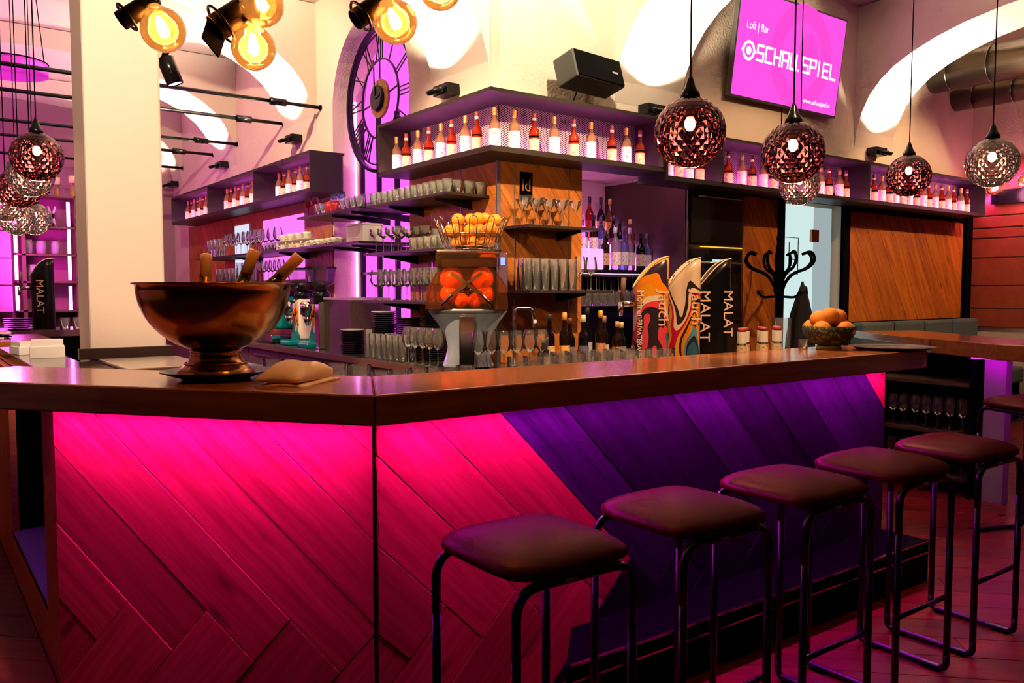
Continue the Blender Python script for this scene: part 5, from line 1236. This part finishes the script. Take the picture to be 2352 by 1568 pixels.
for i, (x, y, z) in enumerate(basket):
    q = jm @ Vector((x+.02,y+.02,0)); orange(JX+q.x, JY+q.y, BCZ+z, .043, 'juicing orange, %s counted from below, %s layer of the wire basket' % (ORD[i], 'lowest' if z < .85 else 'middle' if z < .95 else 'top'), 'oranges in the juicer basket')
row('wine', [(x,4.275,BCZ) for x in (2.90,3.0,3.10,3.20,3.30,3.40)], 'before the juicer', 'wine glasses before the juicer', scale=1.18, rowname='front row')
row('wine', [(2.92,y,BCZ) for y in (4.80,4.90,5.00,5.10,5.20)], 'edge of the back counter left of the juicer', 'wine glasses left of the juicer', scale=1.18, order='from right')
row('high', [(2.93,y,BCZ) for y in (5.75,5.66,5.57,5.48,5.39,5.30)], 'back counter edge by the plates', 'highball glasses by the plates', scale=1.15, rowname='front row')
row('high', [(3.03,y,BCZ) for y in (5.70,5.61,5.52,5.43,5.34)], 'back counter edge by the plates', 'highball glasses behind', scale=1.15, rowname='back row')
row('tall', [(2.94,5.86,BCZ)], 'printed one beside the black plates', 'printed beer glass', scale=1.0)
pm = B().lathe([(.0005,0),(.07,0),(.105,.012),(.104,.015),(.07,.006),(.0005,.006)], 28, cap=(False,False)).mesh('plate'); pm.materials.append(M['black'])
def plates(x, y, z, n, where, group):
    for i in range(n):
        o = put('dinner_plate', pm, None, None, (x+random.uniform(-.004,.004),y+random.uniform(-.004,.004),z+i*.0155)); tag(o, 'black plate, %s in the %s' % ('lowest' if i == 0 else 'topmost' if i == n-1 else ORD[i] + ' upwards', where), 'plate', group)
plates(3.02,6.32,BCZ,12,'short stack by the wooden box','plates in the short stack')
plates(3.10,5.90,BCZ,22,'tall left stack under the wine glass shelf','plates in the tall left stack')
plates(3.15,5.60,BCZ,20,'tall middle stack under the wine glass shelf','plates in the tall middle stack')
plates(3.20,5.28,BCZ,22,'tall right stack under the wine glass shelf','plates in the tall right stack')
o = put('white_plate', pm.copy(), None, None, (3.02,6.32,BCZ+12*.0155)); o.data.materials.clear(); o.data.materials.append(M['white']); tag(o, 'cream plate on top of the short stack of black plates', 'plate')
o = put('white_plate', pm.copy(), None, None, (3.10,5.90,BCZ+22*.0155)); o.data.materials.clear(); o.data.materials.append(M['white']); tag(o, 'cream plate on top of the tall left stack of black plates', 'plate')
bxx = thing('wooden_box', 'ribbed dark wooden box below the window on the back counter', 'box', (3.25,6.72,BCZ))
put('box_body', B().box(-.20,.18,-.30,.30,0,.44), pbr('dark_stripe_wood', (.06,.035,.02), .5, var=.6, bscale=40), bxx); put('lid', B().box(-.205,.185,-.305,.305,.44,.46), pbr('lilac_lid', (.5,.35,.45), .4), bxx)
def grinder(y, label, k):
    g = thing('coffee_grinder', label, 'grinder', (3.14,y,BCZ), -.1)
    put('base', B().prism([(-.19,-.15),(.12,-.15),(.14,0),(.12,.15),(-.19,.15),(-.22,0)], 0, .05), M['teal'], g, bevel=.015)
    cream = pbr('cream_enamel', (.8,.72,.5), .3) if 'cream_enamel' not in bpy.data.materials else bpy.data.materials['cream_enamel']
    put('body', B().box(-.07,.12,-.10,.10,.05,.44), cream, g, bevel=.02)
    og = pbr('orange_enamel', (.85,.16,.01), .3) if 'orange_enamel' not in bpy.data.materials else bpy.data.materials['orange_enamel']
    for (yy, z, r, w_) in ((.05,.36,.05,.7),(-.03,.33,.045,.8),(.02,.24,.032,1.6),(-.06,.26,.028,1.5)): put('splash', B().lathe([(.0005,-.004),(r,-.003),(r,.003),(.0005,.004)], 18, (-.073,yy,z), Matrix.Diagonal((1,1,w_)) @ Matrix.Rotation(PI/2,3,'Y'), cap=(False,False)), og, g)
    for (yy, z, r) in ((-.05,.14,.02),(.06,.17,.016),(-.075,.20,.015)): put('bean_print', B().lathe([(.0005,-.004),(r,-.003),(r,.003),(.0005,.004)], 14, (-.073,yy,z), Matrix.Diagonal((1,1,1.5)) @ Matrix.Rotation(PI/2,3,'Y'), cap=(False,False)), pbr('bean_brown', (.25,.07,.03), .4) if 'bean_brown' not in bpy.data.materials else bpy.data.materials['bean_brown'], g)
    put('teal_wave', B().prism([(-.12,.05),(-.12,.10),(-.06,.15),(0,.11),(.05,.17),(.12,.09),(.12,.05)], -.082, -.07, axes=(1,2,0)), M['teal'], g)
    put('dosing_cup', B().lathe([(.065,.30),(.065,.40),(.05,.42)], 20, (-.13,.0,0)), M['chrome'], g)
    put('chute', B().lathe([(.02,.20),(.05,.30)], 20, (-.13,0,0)), M['chrome'], g)
    put('head', B().lathe([(.09,.44),(.085,.50),(.05,.53)], 20), M['black'], g)
    M['hopperglass'] = M.get('hopperglass') or glass('hopper_plastic', (.85,.75,.82), edge=.4)
    put('hopper', B().lathe([(.05,.53),(.13,.60),(.15,.72)], 8, cap=(False,False), smooth=False), M['hopperglass'], g)
    put('beans', B().lathe([(.045,.535),(.10,.585),(.0005,.60)], 8, cap=(True,False)), pbr('coffee_beans', (.05,.018,.008), .5, bump=1, bscale=120) if 'coffee_beans' not in bpy.data.materials else bpy.data.materials['coffee_beans'], g)
    put('hopper_lid', B().lathe([(.155,.72),(.155,.735),(.14,.74)], 8, smooth=False), M['black'], g)
    return g
grinder(7.22,'coffee grinder with orange splash decor and clear hopper beside the wooden box',0)
grinder(7.66,'coffee grinder half hidden behind the copper bowl rim',1)
cm = thing('milk_frother', 'tall narrow chrome column beside the coffee grinder', 'coffee machine', (3.02,6.98,BCZ))
put('column', B().box(-.03,.03,-.045,.045,0,.42), M['chrome'], cm, bevel=.006); put('arm', B().box(-.07,.02,-.04,.06,.40,.46), M['black'], cm, bevel=.006)
em = thing('espresso_machine', 'teal espresso machine behind the copper bowl', 'coffee machine', (3.16,8.35,BCZ))
put('body', B().box(-.16,.20,-.42,.42,.14,.47), M['teal'], em, bevel=.03); put('top_rack', B().box(-.16,.20,-.42,.42,.471,.52), M['black'], em, bevel=.01)
put('drip_tray', B().box(-.24,.20,-.42,.42,.02,.09), M['chrome'], em, bevel=.01)
for s in (-.25,0,.25): put('group_head', B().cyl((-.2,s,.28), .035, .10, 16), M['chrome'], em); 
for s in (-.25,0,.25): put('portafilter', B().tube([(-.2,s,.29),(-.36,s,.27)], .016, 8), M['black'], em)
for (x_, y_) in ((-.2,-.38),(-.2,.38),(.15,-.38),(.15,.38)): put('foot', B().cyl((x_,y_,0), .025, .025, 12), M['black'], em)
# faucet
fc = thing('faucet', 'chrome angular faucet on the back counter by the pier', 'faucet', (3.30,4.44,BCZ))
put('spout', B().tube(arc([(0,0,0),(0,0,.40),(.12,-.04,.40),(.14,-.045,.30)],.035,4), .013, 10), M['chrome'], fc); put('nozzle', B().cyl((.14,-.045,.27), .017, .05, 12), M['chrome'], fc); put('base_ring', B().lathe([(.03,0),(.03,.02),(.02,.03)], 16), M['chrome'], fc)
# dark bottles on the back counter
low = [(3.44,.20,(.02,.012,.008),(.7,.55,.4),(.5,.3,.2)),(3.53,.36,(.01,.012,.01),(.75,.5,.25),(.02,.02,.02)),(3.62,.37,(.05,.02,.008),(.8,.42,.10),(.8,.4,.1)),(3.71,.33,(.03,.015,.01),(.2,.15,.12),(.15,.03,.02)),(3.79,.35,(.015,.02,.03),(.1,.1,.2),(.75,.7,.6)),(3.87,.40,(.01,.01,.012),(.4,.4,.45),(.02,.02,.02)),(3.95,.38,(.05,.02,.008),(.5,.2,.08),(.6,.4,.05)),(4.03,.34,(.03,.015,.02),(.6,.5,.4),(.4,.2,.2)),(4.11,.30,(.06,.02,.01),(.5,.22,.06),(.6,.28,.08)),(4.20,.29,(.02,.03,.02),(.3,.25,.2),(.5,.45,.3)),(4.30,.30,(.12,.03,.08),(.6,.3,.5),(.7,.4,.6)),(4.42,.26,(.05,.02,.05),(.5,.1,.1),(.6,.4,.2))]
for i, (x, h_, c, l, cp) in enumerate(low):
    bottle_var('syrup_bottle', x, 4.30+.05*(i % 2), BCZ+.0005, 'dark bottle, %s from left in the row on the back counter by the pier' % ORD[i], c, .036, h_, .55, l, cp, 'dark bottles on the back counter', labz=(.08,.40))
o = put('id_plaque', B().box(-.055,.055,-.008,0,-.10,.10), M['blackm'], None, (3.66,4.788-.002,2.20)); tag(o, 'small black plaque reading id on the oak pier', 'plaque')
put_text('id_letters', 'id', .125, .002, pbr('brass_letters', (.32,.14,.05), .5), o, (1,0,0), (0,0,1), (-.045,-.0092,-.035), .95)

# ================================================================== BEER TAPS AND BAR WARE BEHIND THE COUNTER
WZ = 1.05
def tap(x, label, patt, lw=.088):
    t = thing('beer_tap_tower', label, 'tap tower', (x,2.93,WZ), -.62)
    # column of lens-shaped section, its top cut by a rising curve (low at left, high at right)
    n = 28; v = []; f = []
    def topz(u): s = (u+1)/2; return .41 + .155*math.sin(s*PI/2)**.9
    ring_ = []
    for k in range(n):
        a = 2*PI*k/n; ring_.append((lw*math.copysign(abs(math.cos(a))**.8, math.cos(a)), .055*math.sin(a)))
    lev = 10
    for j in range(lev+1):
        for (x_, y_) in ring_: v.append((x_, y_, topz(x_/lw)*j/lev))
    for j in range(lev):
        for k in range(n): f.append((j*n+k, j*n+(k+1)%n, (j+1)*n+(k+1)%n, (j+1)*n+k))
    b = B().add(v, f, True); b.f.append(tuple(range(lev*n, lev*n+n))); b.sm.append(False)
    put('tower_body', b, patt, t)
    rim = [(x_, y_, topz(x_/lw)) for x_, y_ in ring_]; put('top_edge', B().tube(rim+[rim[0]], .004, 5), pbr('cream_edge', (.75,.55,.35), .4) if 'cream_edge' not in bpy.data.materials else bpy.data.materials['cream_edge'], t)
    put('faucet', B().tube([(-lw*.9,-.03,.33),(-lw-.06,-.05,.33)], .014, 8).cyl((-lw-.07,-.053,.27), .012, .07, 10), M['chrome'], t)
    put('tap_handle', B().tube([(-lw-.065,-.05,.345),(-lw-.055,-.05,.46)], [.008,.013], 8), pbr('handle_brown', (.20,.10,.06), .35) if 'handle_brown' not in bpy.data.materials else bpy.data.materials['handle_brown'], t)
    return t
def swirl(name, cols, seed):
    m, nt, out = newmat(name); N = nt.nodes.new; Lk = nt.links.new
    p = N('ShaderNodeBsdfPrincipled'); p.inputs['Roughness'].default_value = .25; Lk(p.outputs[0], out.inputs[0])
    tc = N('ShaderNodeTexCoord'); mp = N('ShaderNodeMapping'); mp.inputs['Location'].default_value = (seed,seed*.3,seed*.7); mp.inputs['Scale'].default_value = (1.6,1.6,1); Lk(tc.outputs['Object'], mp.inputs[0])
    nz = N('ShaderNodeTexNoise'); nz.inputs['Scale'].default_value = 5; nz.inputs['Detail'].default_value = .3; nz.inputs['Distortion'].default_value = .3; Lk(mp.outputs[0], nz.inputs['Vector'])
    sx = N('ShaderNodeSeparateXYZ'); Lk(tc.outputs['Object'], sx.inputs[0])
    a = N('ShaderNodeMath'); a.operation = 'MULTIPLY_ADD'; a.inputs[1].default_value = 1.1; Lk(sx.outputs['Z'], a.inputs[0]); Lk(nz.outputs['Fac'], a.inputs[2])
    cr = N('ShaderNodeValToRGB'); cr.color_ramp.interpolation = 'CONSTANT'
    while len(cr.color_ramp.elements) < len(cols): cr.color_ramp.elements.new(.5)
    for i, c in enumerate(cols): cr.color_ramp.elements[i].position = .36 + .70*i/len(cols) if i else 0; cr.color_ramp.elements[i].color = (*c, 1)
    Lk(a.outputs[0], cr.inputs[0]); Lk(cr.outputs[0], p.inputs['Base Color']); return m
t1 = tap(3.03, 'colourful yellow, red and blue beer tap tower, leftmost behind the counter', swirl('tap_colours_a', [(.02,.10,.32),(.03,.16,.45),(.75,.06,.10),(.03,.02,.03),(.80,.06,.09),(.85,.75,.6),(.85,.36,.02),(.90,.28,.01),(.04,.02,.05),(.9,.45,.03)], 2.0))
t2 = tap(3.27, 'orange and red patterned beer tap tower beside the black one', swirl('tap_colours_b', [(.03,.12,.22),(.02,.02,.03),(.10,.30,.42),(.85,.30,.02),(.75,.24,.01),(.02,.01,.01),(.85,.36,.03),(.55,.01,.04),(.8,.65,.5),(.03,.02,.02),(.75,.6,.42)], 5.3))
t3 = tap(3.51, 'black beer tap tower with silver vertical lettering', M['black'])
let = pbr('tap_letters', (.85,.62,.48), .35)
def vtext(t, s, size, x, z, m=let, y=-.058, sx=1): put_text('lettering', s, size, .003, m, t, (0,0,-1), (1,0,0), (x,y,z), sx)
vtext(t3, 'MALAT', .075, -.085, .40, sx=1.15); vtext(t3, 'MALAT', .07, .04, .40, y=-.054, sx=1.1)
ltw = pbr('white_letters', (.85,.78,.66), .4)
vtext(t1, 'Mohren', .045, -.075, .40, ltw, y=-.052, sx=1.0); vtext(t1, 'PRIVATBRAUEREI', .035, -.075, .255, ltw, y=-.052, sx=.86)
vtext(t1, 'Jauch', .075, .03, .40, let, y=-.055, sx=1.15); vtext(t2, 'Jauch', .075, .03, .40, let, y=-.055, sx=1.15)
# tap tower far left, by the lit rack
tl = tap(.98, 'black beer tap tower with silver lettering before the lit rack at left', M['black']); tl.location = (.93,7.6,1.14); vtext(tl, 'MALAT', .085, -.02, .40)
lb = thing('left_back_counter', 'dark counter carrying glasses before the magenta rack at left', 'counter', (.6,7.7,0))
put('counter_slab', B().box(-1.6,1.0,-.35,.35,1.09,1.14), pbr('plum_counter', (.12,.05,.08), .2), lb); put('cabinet', B().box(-1.5,.95,-.3,.3,0,1.09), M['blackm'], lb)
row('tumbler', [(-.2+.105*i,7.45,1.14) for i in range(8)], 'on the dark counter at the left edge', 'tumblers on the left counter')
row('tumbler', [(1.06+.09*i,7.44,1.14) for i in range(5)], 'on the dark counter by the column', 'tumblers by the column')
plates(.75,7.55,1.14,6,'low stack before the left tap tower','plates before the left tap')
# jars with paper labels, tumbler rows, candle glasses on the inner worktop
for i, x in enumerate((3.70,3.79,3.88,3.93,4.0,4.06)):
    y = 2.72 + .05*(i % 2)
    t = thing('miniature_bottle', 'small bottle with red cap and paper label, %s from left behind the counter' % ORD[i], 'bottle', (x-.22,y,WZ), 0, 'small bottles behind the counter')
    put('bottle_glass', B().lathe([(.022,0),(.024,.004),(.024,.11),(.018,.13),(.017,.15)], 14), M['glass'], t)
    put('paper_label', B().lathe([(.0248,.04),(.0248,.115)], 14, cap=(False,False)), M['lab_c'], t)
    put('paper_band', B().lathe([(.0235,.125),(.0235,.185)], 14, cap=(False,False)), M['foil_w'], t)
    put('cap', B().lathe([(.020,.185),(.020,.205)], 14), M['cap_red'], t)
row('tumbler', [(2.10+.082*i,2.80,WZ) for i in range(12)], 'on the worktop behind the oak counter', 'tumblers behind the counter', rowname='front row', scale=1.2)
row('tumbler', [(2.35+.082*i,2.92,WZ) for i in range(7)], 'on the worktop behind the oak counter', 'tumblers behind the counter in the back row', rowname='back row', scale=1.2)
row('tumbler', [(1.24+.045*i, 3.35-.11*i, WZ) for i in range(5)], 'worktop behind the napkin', 'tumblers behind the napkin', scale=1.15)
row('shot', [(1.52+.08*i,2.92,WZ) for i in range(6)], 'worktop behind the mitred corner', 'shot glasses behind the corner', scale=1.3)
row('high', [(3.93,2.80,WZ)], 'tall one beside the fruit bowl', 'tall tumbler by the fruit bowl', scale=1.5)
row('shot', [(3.69,2.50,CT)], 'alone on the oak counter before the fruit bowl', 'shot glass on the counter', scale=.8)
